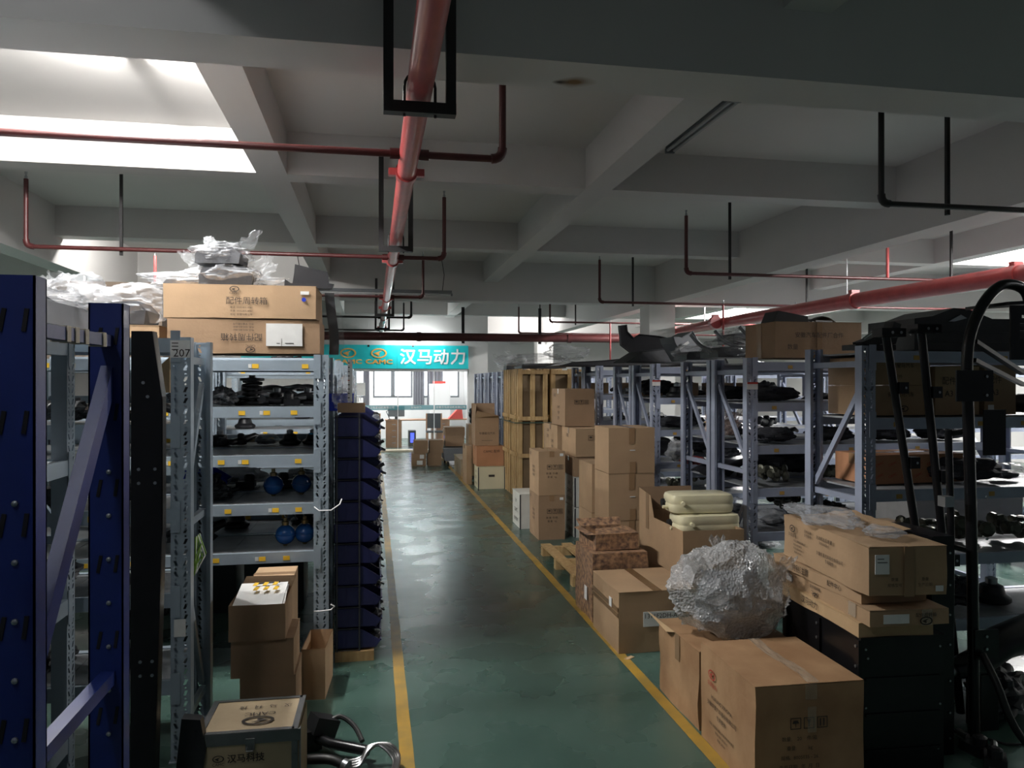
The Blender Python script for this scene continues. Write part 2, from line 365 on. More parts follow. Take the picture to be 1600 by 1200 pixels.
# ------------------------------------------------------------------ sprinkler pipes
mp = T('sprinkler_main_pipe', 'long red sprinkler main running down the aisle under the beams', 'pipe', (.185, 0, 2.935))
ob('pipe', B().tube([(0, -1.0, 0), (0, 8, 0), (0, 19.4, 0)], .052, 20), RED, mp, True)
for y in (4.30, 7.45, 10.8, 12.1, 14.0, 16.4): 
    ob('coupling', B().tube([(0, y - .035, 0), (0, y + .035, 0)], .063, 20).box(-.10, y - .02, -.02, -.055, y + .02, .02).box(.055, y - .02, -.02, .10, y + .02, .02), RED, mp, True)
def elbow(p, d0, d1, r, q=5):    # rounded corner from direction d0 to d1
    p = Vector(p); d0 = Vector(d0); d1 = Vector(d1); o = []
    for i in range(q + 1):
        t = i / q; o.append(p - d0 * r * (1 - t) ** 2 + d1 * r * t ** 2)
    return o
def head(x, z, t, y=0):
    o = ob('sprinkler_head', B().lathe([(.011, 0), (.013, .02), (.006, .03), (.012, .055), (.012, .06)], (x, y, z), n=8), STEEL, t, True)
def branch(y, xl, xr, z, label, zt, left_up=True, right_up=True, m=DRED, r=.019, hang=(), parent_x=.185):
    t = T('sprinkler_branch_pipe', label, 'pipe', (0, y, z))
    pts = []
    if left_up: pts += [(xl, 0, zt - z)] + elbow((xl, 0, 0), (0, 0, -1), (1, 0, 0), .05)
    else: pts += [(xl, 0, 0)]
    if right_up: pts += elbow((xr, 0, 0), (1, 0, 0), (0, 0, 1), .05) + [(xr, 0, zt - z)]
    else: pts += [(xr, 0, 0)]
    ob('pipe', B().tube(pts, r, 10), m, t, True)
    if parent_x is not None:
        for s in (-1, 1): ob('tee_collar', B().tube([(parent_x + s * .05, 0, 0), (parent_x + s * .10, 0, 0)], r * 1.5, 10), m, t, True)
    for f, x in ((left_up, xl), (right_up, xr)):
        if f:
            ob('elbow_fitting', B().tube(elbow((x, 0, 0), (0, 0, -1), (1 if x == xl else -1, 0, 0), .06), r * 1.35, 10), m, t, True)
            head(x, zt - z, t)
    for hx, ht in hang:
        ob('hanger_bar', B().box(hx - .012, -.012 + .03, -.05, hx + .012, .012 + .03, ht - z), IRON, t)
    return t
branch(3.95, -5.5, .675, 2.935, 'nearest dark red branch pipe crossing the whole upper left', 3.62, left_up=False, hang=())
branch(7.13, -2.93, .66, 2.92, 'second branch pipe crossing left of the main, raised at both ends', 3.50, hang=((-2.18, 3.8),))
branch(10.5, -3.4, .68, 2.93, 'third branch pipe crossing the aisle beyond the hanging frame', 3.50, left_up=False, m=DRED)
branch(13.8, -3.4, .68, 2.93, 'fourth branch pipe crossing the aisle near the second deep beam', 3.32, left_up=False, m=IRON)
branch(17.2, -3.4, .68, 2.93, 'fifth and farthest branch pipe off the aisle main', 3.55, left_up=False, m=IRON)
t = T('sprinkler_riser', 'short red riser with a sprinkler tip above the left bags', 'pipe', (-2.79, 10.5, 2.93))
ob('pipe', B().tube([(0, 0, 0), (0, 0, .47)], .018, 8), RED, t, True); head(0, .47, t)
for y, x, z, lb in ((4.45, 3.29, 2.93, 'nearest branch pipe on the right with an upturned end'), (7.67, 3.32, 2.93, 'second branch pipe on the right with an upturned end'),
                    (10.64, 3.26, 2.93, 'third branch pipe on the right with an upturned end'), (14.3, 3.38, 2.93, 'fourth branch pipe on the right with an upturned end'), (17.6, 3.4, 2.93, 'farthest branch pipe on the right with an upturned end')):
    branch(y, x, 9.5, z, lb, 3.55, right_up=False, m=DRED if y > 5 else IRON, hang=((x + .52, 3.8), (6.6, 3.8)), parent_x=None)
for x, y, z0, z1, lb in ((5.75, 7.67, 2.93, 3.45, 'red riser standing on the second right branch pipe'), (5.2, 10.64, 2.3, 2.93, 'thin red drop pipe below the third right branch'),
                     (4.6, 14.3, 2.2, 2.93, 'thin red drop pipe near the far column'), (6.4, 10.64, 2.3, 2.93, 'thin red drop pipe right of the first one')):
    t = T('sprinkler_riser', lb, 'pipe', (x, y, z0)); ob('pipe', B().tube([(0, 0, 0), (0, 0, z1 - z0)], .017, 8), RED, t, True); head(0, z1 - z0, t)
t = T('red_water_main', 'thick red water main crossing the hall before the turquoise sign', 'pipe', (0, 15.2, 2.67))
ob('pipe', B().tube([(-3.6, 0, 0), (5.25, 0, 0)] , .083, 20), DRED, t, True)
for x in (-1.2, 1.8, 3.4): ob('hanger_bar', B().box(x - .03, .09, -.12, x + .03, .13, .62), IRON, t)
for x in (.9, 4.0): ob('coupling', B().tube([(x - .04, 0, 0), (x + .04, 0, 0)], .096, 18), DRED, t, True)
t = T('red_water_main', 'thick red water main slanting above the right-hand racks', 'pipe', (5.36, 0, 2.68))
ob('pipe', B().tube([(.35, 2.5, .02), (.05, 8.0, .01)] + elbow((0, 15.2, 0), (0, 1, 0), (-1, 0, 0), .3), .083, 20), RED, t, True)
for y in (5.7, 7.8, 11.0): ob('coupling', B().tube([(.35 - (y - 2.5) * .055, y - .045, .01), (.35 - (y - 2.5) * .055, y + .045, .01)], .098, 18).box(.30 - (y - 2.5) * .055, y - .03, .08, .40 - (y - 2.5) * .055, y + .03, .13), RED, t, True)
for j, (y, zb, zt, wd) in enumerate(((3.06, 2.85, 3.80, .25), (6.30, 2.85, 3.66, .24), (12.5, 2.85, 3.45, .27), (15.7, 2.85, 3.45, .27))):
    t = T('pipe_hanger_frame', ('nearest', 'second', 'third', 'farthest')[j] + ' black U-shaped iron hanger carrying the red aisle main', 'bracket', (.185, y, zb))
    for s in (-1, 1): ob('hanger_post', B().box(s * wd / 2 - .02, -.02, 0, s * wd / 2 + .02, .02, zt - zb), IRON, t)
    ob('cross_bar', B().box(-wd / 2 - .02, -.025, -.02, wd / 2 + .02, .025, .025), IRON, t)
    ob('u_bolt', B().tube([(-.062, 0, -.03), (-.062, 0, .09)] + [(-.062 * math.cos(R(a)), 0, .09 + .062 * math.sin(R(a))) for a in range(20, 161, 20)] + [(.062, 0, .09), (.062, 0, -.03)], .006, 6), IRON, t, True)
for x, y, lb in ((3.9, 8.9, 'thin steel drop rod over the far right racks'),):
    tag(ob('drop_rod', B().tube([(5.6, 8.2, 2.75), (5.6, 8.2, 3.8)], .006, 6), STEEL), lb, 'rod')

# ------------------------------------------------------------------ office at the far end
YO = 19.55
struct('wall_office_front', B().box(-6, YO, 2.10, 2.95, YO + .12, 3.8).box(2.45, YO, 0, 2.95, YO + .12, 2.10).box(-6, YO, 0, -1.45, YO + .12, 2.10), mat('office_wall_paint', (.50, .50, .49), .8, var=.04, vscale=2))
struct('wall_office_right', B().box(2.85, YO + .12, 0, 2.95, 24, 3.8), CREAM)
struct('wall_office_left', B().box(-3.1, YO + .12, 0, -3.0, 24, 3.8), CREAM)
wb = B()   # far office wall with window openings
wb.box(-3, 24, 0, 2.85, 24.1, 1.28).box(-3, 24, 2.55, 2.85, 24.1, 3.8)
for x0, x1 in ((-3, -1.6), (-.22, .0), (1.22, 1.35), (2.7, 2.85)): wb.box(x0, 24, 1.28, x1, 24.1, 2.55)
struct('wall_office_far', wb, WHITE)
SKYG = mat('daylit_window_pane', (.8, .85, .9), .4, emit=((.88, .94, 1), 1.9))
for i, (x0, x1) in enumerate(((-1.6, -.22), (0, 1.22), (1.35, 2.7))):
    wn = struct('window_%d' % (i + 1), B().box(x0, 24.0, 1.28, x1, 24.04, 1.34).box(x0, 24, 2.5, x1, 24.04, 2.55).box(x0, 24, 1.34, x0 + .05, 24.04, 2.5).box(x1 - .05, 24, 1.34, x1, 24.04, 2.5)
                .box((x0 + x1) / 2 - .06, 23.98, 1.34, (x0 + x1) / 2 + .06, 24.05, 2.5), GREYP)
    for s in (0, 1):
        xa, xb = (x0 + .05, (x0 + x1) / 2 - .06) if s == 0 else ((x0 + x1) / 2 + .06, x1 - .05)
        ob('pane', B().box(xa, 24.05, 1.34, xb, 24.06, 2.5), SKYG, wn)
struct('trim_40', B().box(-1.45, YO - .25, 0, 2.45, YO + .12, .04), mat('pale_threshold', (.62, .55, .42), .5))
gl = struct('window_4', B().box(-1.45, YO + .03, 2.04, 2.45, YO + .09, 2.10).box(-1.45, YO + .03, .04, -1.41, YO + .09, 2.04).box(2.41, YO + .03, .04, 2.45, YO + .09, 2.04), WHITE)
for i, (x0, x1) in enumerate(((-1.41, -.32), (-.31, .62), (.63, 1.55), (1.56, 2.41))):
    p = ob('pane', B().box(x0, YO + .055, .045, x1, YO + .065, 2.04), GLASS, gl)
for i, (x0, x1) in enumerate(((-1.40, -.33), (-.30, .61), (.64, 1.54), (1.57, 2.40))):
    f = ob('frosted_band', B().box(x0, YO + .048, 1.05, x1, YO + .054, 1.17), film('band_film_%d' % i, (.12, .42, .48), .62, .3, 0, 1), gl)
    write(f, 'front', ((x0 + x1) / 2, YO + .045, 1.11), '安徽汉马发动机有限公司' if i % 2 else '汉马动力', .07, WHITE)
for x in (-.315, .625, 1.555): ob('glass_edge', B().box(x - .008, YO + .045, .045, x + .008, YO + .075, 2.04), WHITE, gl)
ob('door_handle', B().tube([(-.22, YO, .6), (-.22, YO, .1)], .02, 8).box(-.30, YO - .02, .44, -.14, YO - .01, .6).box(-.30, YO - .02, .24, -.14, YO - .01, .38), STEEL, gl)
area('office_light', (0, 21.8, 3.6), 4.5, 3.0, 330, (.97, .99, 1))
sg = T('sign_board', 'long turquoise sign board with white characters above the glass office', 'sign', (0, YO - .06, 2.11))
ob('board', B().box(-3.2, 0, 0, 2.43, .05, .60), TEAL, sg)
ob('board_seam', B().box(.60, -.004, 0, .606, 0, .60), mat('teal_seam', (.01, .35, .38), .4), sg)
for x in (-.95, -.14, .98): ob('mounting_clip', B().box(x, -.01, .55, x + .05, 0, .60), IRON, sg)
for x, ch in zip((.87, 1.30, 1.72, 2.16), '汉马动力'): write(sg, 'front', (x, -.012, .27), ch, .42, WHITE, bold=.014)
for x in (.145, -.62):
    logo(sg, 'front', (x, -.012, .39), .40, ORANGE); o_ = write(sg, 'front', (x, -.012, .165), 'CAMC', .155, ORANGE, bold=.008); o_.scale = (1.55, 1, 1)
# office contents
def desk(x, y, label, sx=1):
    t = T('office_desk', label, 'desk', (x, y, 0)); t.scale = (sx, 1, 1)
    ob('desk_top', B().box(0, 0, .72, 1.3, .6, .75), DESK, t)
    ob('pedestal', B().box(.02, .02, 0, .44, .58, .72), DESK, t)
    for i in range(4):
        d = ob('drawer', B().box(.04, .0, .05 + i * .165, .42, .02, .20 + i * .165), DESK, t); ob('drawer_handle', B().box(.18, -.015, .12 + i * .165, .28, 0, .135 + i * .165), STEEL, d)
    ob('side_panel', B().box(1.26, .02, 0, 1.3, .58, .72), DESK, t)
    return t
desk(.32, 20.6, 'brown veneer desk with drawers behind the office glass'); desk(-1.5, 22.6, 'brown desk at the back left of the office')
desk(1.70, 20.75, 'brown desk at the right of the office behind the black chair', .85)
def ochair(x, y, label, m, fm):
    t = T('office_chair', label, 'chair', (x, y, 0), R(180))
    ob('seat', B().box(-.22, -.22, .42, .22, .22, .46), m, t); ob('backrest', B().box(-.21, -.24, .52, .21, -.2, .92), m, t)
    for a in (-1, 1):
        for c in (-1, 1): ob('leg', B().box(a * .2 - .018, c * .2 - .018, 0, a * .2 + .018, c * .2 + .018, .92 if c < 0 else .42), fm, t)
    return t
ochair(-.02, 20.5, 'light wood chair behind the left glass pane', mat('chair_wood', (.5, .3, .1), .5), DESK)
ochair(1.62, 20.3, 'black upholstered chair with brown frame behind the right glass', BLK, DESK)
t = T('computer_tower', 'black computer tower with blue light under the office desk', 'computer', (.95, 20.75, .02)); ob('case', B().box(0, 0, 0, .2, .42, .42), BLK, t)
ob('blue_light', B().box(.05, -.004, .1, .15, 0, .36), mat('blue_led', (.02, .02, .4), .4, emit=((.05, .08, 1), 2)), t)
t = T('computer_monitor', 'grey computer monitor on the office desk', 'monitor', (.62, 20.75, .75)); ob('screen', B().box(-.22, 0, .08, .22, .03, .36), GREYP, t); ob('monitor_stand', B().box(-.04, .03, 0, .04, .06, .2).box(-.1, -.04, 0, .1, .12, .01), BLK, t)
t = T('desk_lamp', 'black swing arm lamp on the office desk', 'lamp', (.45, 20.72, .75)); ob('lamp_arm', B().tube([(0, 0, 0), (-.1, 0, .22), (.12, 0, .34)], .012, 6).tube([(0, 0, 0), (0, 0, .015)], .06, 10), BLK, t); ob('lamp_shade', B().lathe([(.03, 0), (.07, -.06)], (.14, 0, .36), n=10), BLK, t)
t = T('white_cabinet', 'tall white cabinet with red box on top in the office', 'cabinet', (1.72, 23.2, 0)); ob('body', B().box(0, 0, 0, .62, .5, 1.72), WHITE, t); ob('door', B().box(.02, -.02, .04, .60, 0, 1.68), WHITE, t)
tag(ob('red_carton', B().box(1.82, 23.25, 1.725, 2.2, 23.5, 1.80), mat('red_card', (.7, .05, .03), .5)), 'flat red box on top of the white office cabinet', 'box')
tag(ob('red_folder', B().prism([(2.05, .752), (2.45, .752), (2.42, 1.02), (2.30, 1.02)], 20.8, 21.1), MATS['red_card']), 'bright red folder leaning at the right office pane', 'folder')
t = T('filing_shelf', 'grey low shelf unit at the office left wall', 'shelf', (-1.55, 21.2, 0)); ob('body', B().box(0, 0, 0, .7, .35, 1.15), GREYP, t); ob('door', B().box(.02, -.015, .05, .34, 0, 1.1).box(.36, -.015, .05, .68, 0, 1.1), WHITE, t)
for i, (x, wd) in enumerate(((-1.35, .36), (1.25, .34), (1.68, .5), (-.3, .18))):
    bb = B()
    bb.grid(lambda u, v: (x + u * wd, 23.97 + .03 * math.sin(u * 26), 1.05 + v * 1.55), 28, 1)
    tag(ob('curtain', bb, CURT, None, True), ('left grey curtain at the office window', 'middle grey curtain beside the office window', 'right grey curtain partly behind the white cabinet', 'narrow grey curtain between the office windows')[i], 'curtain')
for i, (x, y, lb) in enumerate(((-.75, 20.9, 'white paper on the left of the office glass'), )):
    tag(ob('notice', B().box(-.62, YO - .004, 1.42, -.2, YO + .04, 1.75).box(-.58, YO - .006, 1.25, -.35, YO + .04, 1.4), PAPER), 'two pale notices stuck on the left office glass', 'notice')

# ------------------------------------------------------------------ racks
_up = {}
def upright_mesh(H, w_=.085, dp=.062, m=RACK, holes=True):
    k_ = (H, w_, dp, m.name, holes)
    if k_ in _up: return _up[k_]
    b = B(); hw = w_ / 2; pit = .05; n = int(H / pit)
    if holes:
        for i in range(n):
            z0 = i * pit; zs = z0 + .034; z1 = z0 + pit
            for s in (-1, 1):
                xa, xb = (-hw, 0) if s < 0 else (0, hw); xm = (xa + xb) / 2; q = .006
                sl = .005 * s
                out = [(xa, z0), (xb, z0), (xb, zs), (xa, zs)]
                inn = [(xm - q - sl, z0 + .006), (xm + q - sl, z0 + .006), (xm + q + sl, zs - .004), (xm - q + sl, zs - .004)]
                vs = [(p[0], 0, p[1]) for p in out + inn]
                b.add(vs, [(j, (j + 1) % 4, 4 + (j + 1) % 4, 4 + j) for j in range(4)])
                q = .004
                out = [(xa, zs), (xb, zs), (xb, z1), (xa, z1)]; zc = (zs + z1) / 2
                inn = [(xm - q, zc - q), (xm + q, zc - q), (xm + q, zc + q), (xm - q, zc + q)]
                b.add([(p[0], 0, p[1]) for p in out + inn], [(j, (j + 1) % 4, 4 + (j + 1) % 4, 4 + j) for j in range(4)])
        b.box(-hw, 0, n * pit, hw, .002, H)
    else: b.box(-hw, 0, 0, hw, .002, H)
    for s in (-1, 1):
        b.box(s * hw - .001, 0, 0, s * hw + .001, dp, H); x = s * (hw - .009); b.box(x - .009, dp - .002, 0, x + .009, dp, H)
    me = b.mesh('upright', m); _up[k_] = me
    return me
ORD = ['topmost', 'second', 'third', 'fourth', 'fifth', 'sixth', 'seventh', 'eighth', 'ninth', 'tenth', 'eleventh', 'lowest']
def rack(label, x_end, sg_, halves, zs, L_, m=RACK, H=1.96, bays=1, diag='far_high', tags=True, rear_lift=0, name='storage_rack', group=None, lod=0):
    t = T(name, label, 'rack', (x_end, halves[0][0], 0), 0, group)
    y00 = halves[0][0]; up = upright_mesh(H, m=m)
    for hi, (y0, y1) in enumerate(halves):
        a, c = y0 - y00, y1 - y00
        for bi in range(bays + 1):
            x = sg_ * (.0425 + bi * L_)
            o = ob('upright', up, None, t, loc=(x, a, 0))
            ob('foot_plate', B().box(-.05, -.01, 0, .05, .075, .006), m, o)
            o2 = ob('upright', up, None, t, loc=(x, c, 0)); o2.rotation_euler = (0, 0, R(180))
            ob('foot_plate', B().box(-.05, -.01, 0, .05, .075, .006), m, o2)
            if bi > 0 and lod: continue
            xx = x
            for z in (H - .12, 1.06, .14): ob('brace', B().box(xx - .013, a + .03, z, xx + .013, c - .03, z + .035), m, t)
            ya, yb = a + .05, c - .05
            if diag != 'far_high': ya, yb = yb, ya
            ob('brace', B().bar((xx, ya, 1.12), (xx, yb, 1.74), .035, .022, (1, 0, 0)), m, t)
            ob('brace', B().bar((xx, yb, .20), (xx, ya, .92), .035, .022, (1, 0, 0)), m, t)
        for bi in range(bays):
            xa = sg_ * (.085 + bi * L_); xb = sg_ * (bi * L_ + L_); lo, hi_ = min(xa, xb), max(xa, xb)
            for zi, z in enumerate(zs):
                for rear in (0, 1):
                    yy = a - .004 if not rear else c - .036
                    bm_ = ob('beam', B().prism([(yy, z - .065), (yy + .04, z - .065), (yy + .04, z - .012 * (1 - rear)), (yy + .022, z - .012 * (1 - rear)), (yy + .022, z), (yy, z)], lo, hi_, 'yz'), m, t)
                    bm_.location.z = rear_lift if (rear and hi == len(halves) - 1) else 0
                    if not rear:
                        for e, s in ((xa, -sg_), (xb, sg_)):
                            if bi and e == xa: continue
                            x0, x1 = sorted((e, e + s * .042)); ob('end_plate', B().box(x0, yy - .004, z - .11, x1, yy, z + .035), m, bm_)
                    if tags and (not rear or tags == 2) and hi == (0 if not rear else len(halves) - 1):
                        n = (4 + (zi * 7) % 2) * (2 if tags == 2 else 1)
                        for q in range(n):
                            px = lo + (hi_ - lo) * ((q + .5 + .25 * math.sin(zi * 5.3 + q * 2.1)) / n)
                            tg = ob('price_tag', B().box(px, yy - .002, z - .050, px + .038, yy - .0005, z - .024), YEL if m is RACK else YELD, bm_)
                            if not rear and q % 2 == 0 and m is RACK: ob('price_tag', B().box(px - .022, yy - .002, z - .048, px - .003, yy - .0005, z - .025), PAPER, bm_)
                np_ = 4
                for q in range(np_):
                    p0 = lo + (hi_ - lo) * q / np_; p1 = lo + (hi_ - lo) * (q + 1) / np_ - .003
                    ob('shelf_panel', B().box(p0, a + .037, z - .014, p1, c - .037, z - .004), SHELF, t)
    return t

L2Z = [1.886, 1.606, 1.313, 1.02, .73]
rack('grey-blue rack right behind the rack tagged 207, with blue spheres', -.27, -1, [(4.73, 5.33), (5.35, 5.93)], L2Z, 2.0, RACK, H=1.92, tags=2, rear_lift=.05)
r207 = rack('near grey-blue rack on the left wearing the handwritten 207 tag', -.83, -1, [(3.70, 4.19)], [1.955, 1.56, 1.17, .78, .38], 2.0, RACK)
ob('hand_written_tag', B().box(-.085, -.012, 1.865, .0, -.010, 1.945), PAPER, r207); write(r207, 'front', (-.035, -.014, 1.885), '207', .05, INK)
for z in (1.93, 1.915, 1.90): ob('tag_print', B().box(-.078, -.0125, z, -.05, -.012, z + .004), INK, r207)
ob('rack_sticker', B().box(-.07, -.006, .58, -.02, -.001, .66), PAPER, r207)
for y, lb in ((7.35, 'third left rack, its end post seen past the blue bins'), (9.3, 'fourth left rack seen past the bins'), (11.5, 'fifth left rack deep behind the bins'), (13.6, 'sixth left rack deep behind the bins')):
    rack(lb, -.30, -1, [(y, y + .6)], [1.886, 1.606, 1.313, 1.02, .73], 2.0, RACK, lod=1, tags=y < 8)
rack('grey rack on the far left filled with grey wrapped parts', -1.30, -1, [(6.6, 7.15)], [1.9, 1.5, 1.1, .7, .3], 2.0, RACK, lod=1, bays=2)
# rack along the aisle direction behind the blue frame
t = rack('white-beamed rack standing lengthwise behind the royal blue frame', 0, 1, [(0, .5)], [1.93, 1.42, .83, .24], 1.75, RACK, H=2.0, tags=False)
t.location = (-1.28, 1.75, 0); t.rotation_euler = (0, 0, R(90))

# right-hand racks
ZR = [1.905, 1.60, 1.28, .96, .63]
rack('slate rack on the right beside the black cabinet, with a tan brace frame', 2.71, 1, [(3.83, 4.40)], [1.93, 1.55, 1.14, .76, .38], 2.0, RACKR, diag='near_high')
rb = rack('slate double rack on the right behind the milky tanks', 2.735, 1, [(5.21, 5.81), (5.84, 6.44)], ZR, 2.05, RACKR, H=1.935, bays=1)
rc = rack('slate double rack right of the tall two-carton pile', 2.715, 1, [(7.10, 7.70), (7.73, 8.33)], ZR, 2.05, RACKR, H=1.935, bays=1)
rack('slate double rack beside the wooden crate', 2.72, 1, [(9.0, 9.6), (9.63, 10.2)], ZR, 2.05, RACKR, lod=1)
for i, y in enumerate((12.75, 13.9, 15.0, 16.1, 17.2)):
    rack('%s slate rack of the far row between the crate and the office' % ('nearest', 'second', 'third', 'fourth', 'last')[i], 2.36, 1, [(y, y + .6)], ZR, 2.05, RACKR, lod=1, tags=False)
for t_, z in ((rb, 1.70), (rc, 1.72)):
    ob('red_white_label', B().box(.0, -.006, z, .085, -.001, z + .055), PAPER, t_); ob('red_white_label', B().box(.0, -.008, z + .04, .085, -.006, z + .055), INKRED, t_)
# far right racks in the lit hall
for i, (x, y) in enumerate(((6.2, 6.0), (6.2, 9.5), (6.2, 13.0))):
    rack('slate rack in the bright hall on the far right, %s row' % ('near', 'middle', 'far')[i], x, 1, [(y, y + .6)], [1.9, 1.5, 1.1, .7, .3], 2.2, RACKR, lod=1, bays=2, tags=False)

# royal blue upright frame(s)
def bpost(x, y, t, H):
    b = B().box(x - .045, y, 0, x + .04, y + .004, H).box(x - .045, y, 0, x - .041, y + .055, H).box(x + .036, y, 0, x + .04, y + .055, H).box(x - .045, y + .05, 0, x - .02, y + .055, H).box(x + .015, y + .05, 0, x + .04, y + .055, H)
    o = ob('upright', b, BLUE, t)
    for i in range(12): ob('bolt', B().lathe([(.006, 0), (.006, -.004), (.002, -.006)], (x + .005 - .04 * 0, y, .25 + i * .115), 'y', 8), STEEL, o)
    h = B()
    for i in range(9): h.bar((x - .022, y - .001, 1.85 - i * .2), (x - .014, y - .001, 1.895 - i * .2), .008, .002, (0, 1, 0)); h.bar((x + .02, y - .001, 1.85 - i * .2), (x + .026, y - .001, 1.895 - i * .2), .008, .002, (0, 1, 0))
    s_ = ob('slot', h, IRON, o); s_['kind'] = 'stuff'
    return o
t = T('blue_rack_frame', 'royal blue rack end frame with diagonal brace at the left edge', 'rack', (-.69, 1.62, 0))
bpost(0, 0, t, 1.96); bpost(0, .53, t, 1.96)
ob('brace', B().box(-.015, .05, .955, .02, .54, .99), BLUE, t)
ob('brace', B().box(-.015, .05, 1.845, .015, .54, 1.875), BLUE, t)
ob('brace', B().bar((0, .55, 1.78), (0, .05, 1.12), .05, .03, (1, 0, 0)), BLUE, t)
ob('brace', B().bar((0, .50, .30), (0, .05, .85), .05, .03, (1, 0, 0)), BLUE, t)
for y in (.22, .27, .33, .45): ob('masking_tape', B().box(-.018, y, 1.842, .018, y + .022, 1.878), mat('masking_tape', (.55, .48, .38), .7), t)
t = T('blue_rack_frame', 'dark blue post with connector at the extreme left edge, nearest the camera', 'rack', (-.69, 1.28, 0))
bpost(-.05, .0, t, 1.96); ob('connector', B().box(-.10, -.02, 1.78, .0, .0, 1.90), BLUE, t)

# tall black chassis rail leaning beside the blue frame
t = T('chassis_rail', 'tall black steel plate with bolt holes between blue frame and 207 post', 'vehicle part', (-.80, 2.9, 0))
ob('rail_web', B().prism([(-.055, 0), (.02, 0), (.035, .6), (.052, 1.2), (.052, 1.7), (.02, 1.935), (-.05, 1.935)], 0, .012), BLKM, t)
ob('rail_flange', B().add([(.02, 0, 0), (.035, 0, .6), (.052, 0, 1.2), (.052, 0, 1.7), (.02, 0, 1.935), (.02, .06, 0), (.035, .06, .6), (.052, .06, 1.2), (.052, .06, 1.7), (.02, .06, 1.935)], [(i, i + 1, i + 6, i + 5) for i in range(4)]), BLKM, t)
for x, z in ((-.01, 1.75), (.005, 1.70), (-.025, 1.44), (.03, 1.44), (-.025, 1.39), (.03, 1.39), (-.02, .75), (.02, .75), (-.02, .70), (.02, .70)):
    ob('rivet', B().lathe([(.006, 0), (.006, -.003)], (x, 0, z), 'y', 8), STEEL, t)
tag(ob('bracket_plate', B().prism([(-.06, .05), (.03, .02), (.07, .30), (.05, .42), (-.02, .43)], 0, .05).lathe([(.01, 0), (.01, -.004)], (.03, 0, .37), 'y', 8), BLK, loc=(-.72, 3.15, 0)), 'black bracket plate standing low beside the foot of the 207 post', 'vehicle part')

# ------------------------------------------------------------------ cartons
def shell(sx, sy, sz, amp, seed, top=True, n=5, t_=.004):
    def P(x, y, z):
        v = Vector((x, y, z)); d = noise.noise_vector(v * 5 + Vector((seed, 0, 0))) * amp
        return v + d
    b = B()
    b.grid(lambda u, v: P(u * sx, 0, v * sz), n, n).grid(lambda u, v: P(u * sx, sy, v * sz), n, n)
    b.grid(lambda u, v: P(0, u * sy, v * sz), n, n).grid(lambda u, v: P(sx, u * sy, v * sz), n, n)
    b.grid(lambda u, v: P(u * sx, v * sy, 0), n, n)
    if top: b.grid(lambda u, v: P(u * sx, v * sy, sz), n, n)
    else:
        b.grid(lambda u, v: P(t_ + u * (sx - 2 * t_), t_, v * sz), n, n).grid(lambda u, v: P(t_ + u * (sx - 2 * t_), sy - t_, v * sz), n, n)
        b.grid(lambda u, v: P(t_, u * (sy - 2 * t_), v * sz), n, n).grid(lambda u, v: P(sx - t_, u * (sy - 2 * t_), v * sz), n, n)
    return b
_seed = [1]
def carton(label, x, y, z, sx, sy, sz, rz=0, m=0, tape=TAPE, opened=False, amp=.003, name='cardboard_box', cat='box', group=None, along='x', small=False, tl=.06):
    mm = CARD[m] if isinstance(m, int) else m; _seed[0] += 3.7
    t = T(name, label, cat, (x, y, z), R(rz), group)
    ob('box_body', shell(sx, sy, sz, amp, _seed[0], top=not opened, n=3 if small else 6), mm, t)
    if opened:
        return t
    g = .0015
    if along == 'x':    # seam runs left-right
        ob('flap', B().box(-.001, -.001, sz, sx + .001, sy / 2 - g, sz + .003), mm, t); ob('flap', B().box(-.001, sy / 2 + g, sz, sx + .001, sy + .001, sz + .003), mm, t)
        if tape: ob('tape', B().box(-.002, sy / 2 - .027, sz + .003, sx + .002, sy / 2 + .027, sz + .004).box(-.005, sy / 2 - .027, sz - tl, -.0035, sy / 2 + .027, sz + .004), tape, t)
    else:               # seam runs front-back
        ob('flap', B().box(-.001, -.001, sz, sx / 2 - g, sy + .001, sz + .003), mm, t); ob('flap', B().box(sx / 2 + g, -.001, sz, sx + .001, sy + .001, sz + .003), mm, t)
        if tape: ob('tape', B().box(sx / 2 - .027, -.002, sz + .003, sx / 2 + .027, sy + .002, sz + .004).box(sx / 2 - .027, -.005, sz - tl, sx / 2 + .027, -.0035, sz + .004), tape, t)
    return t
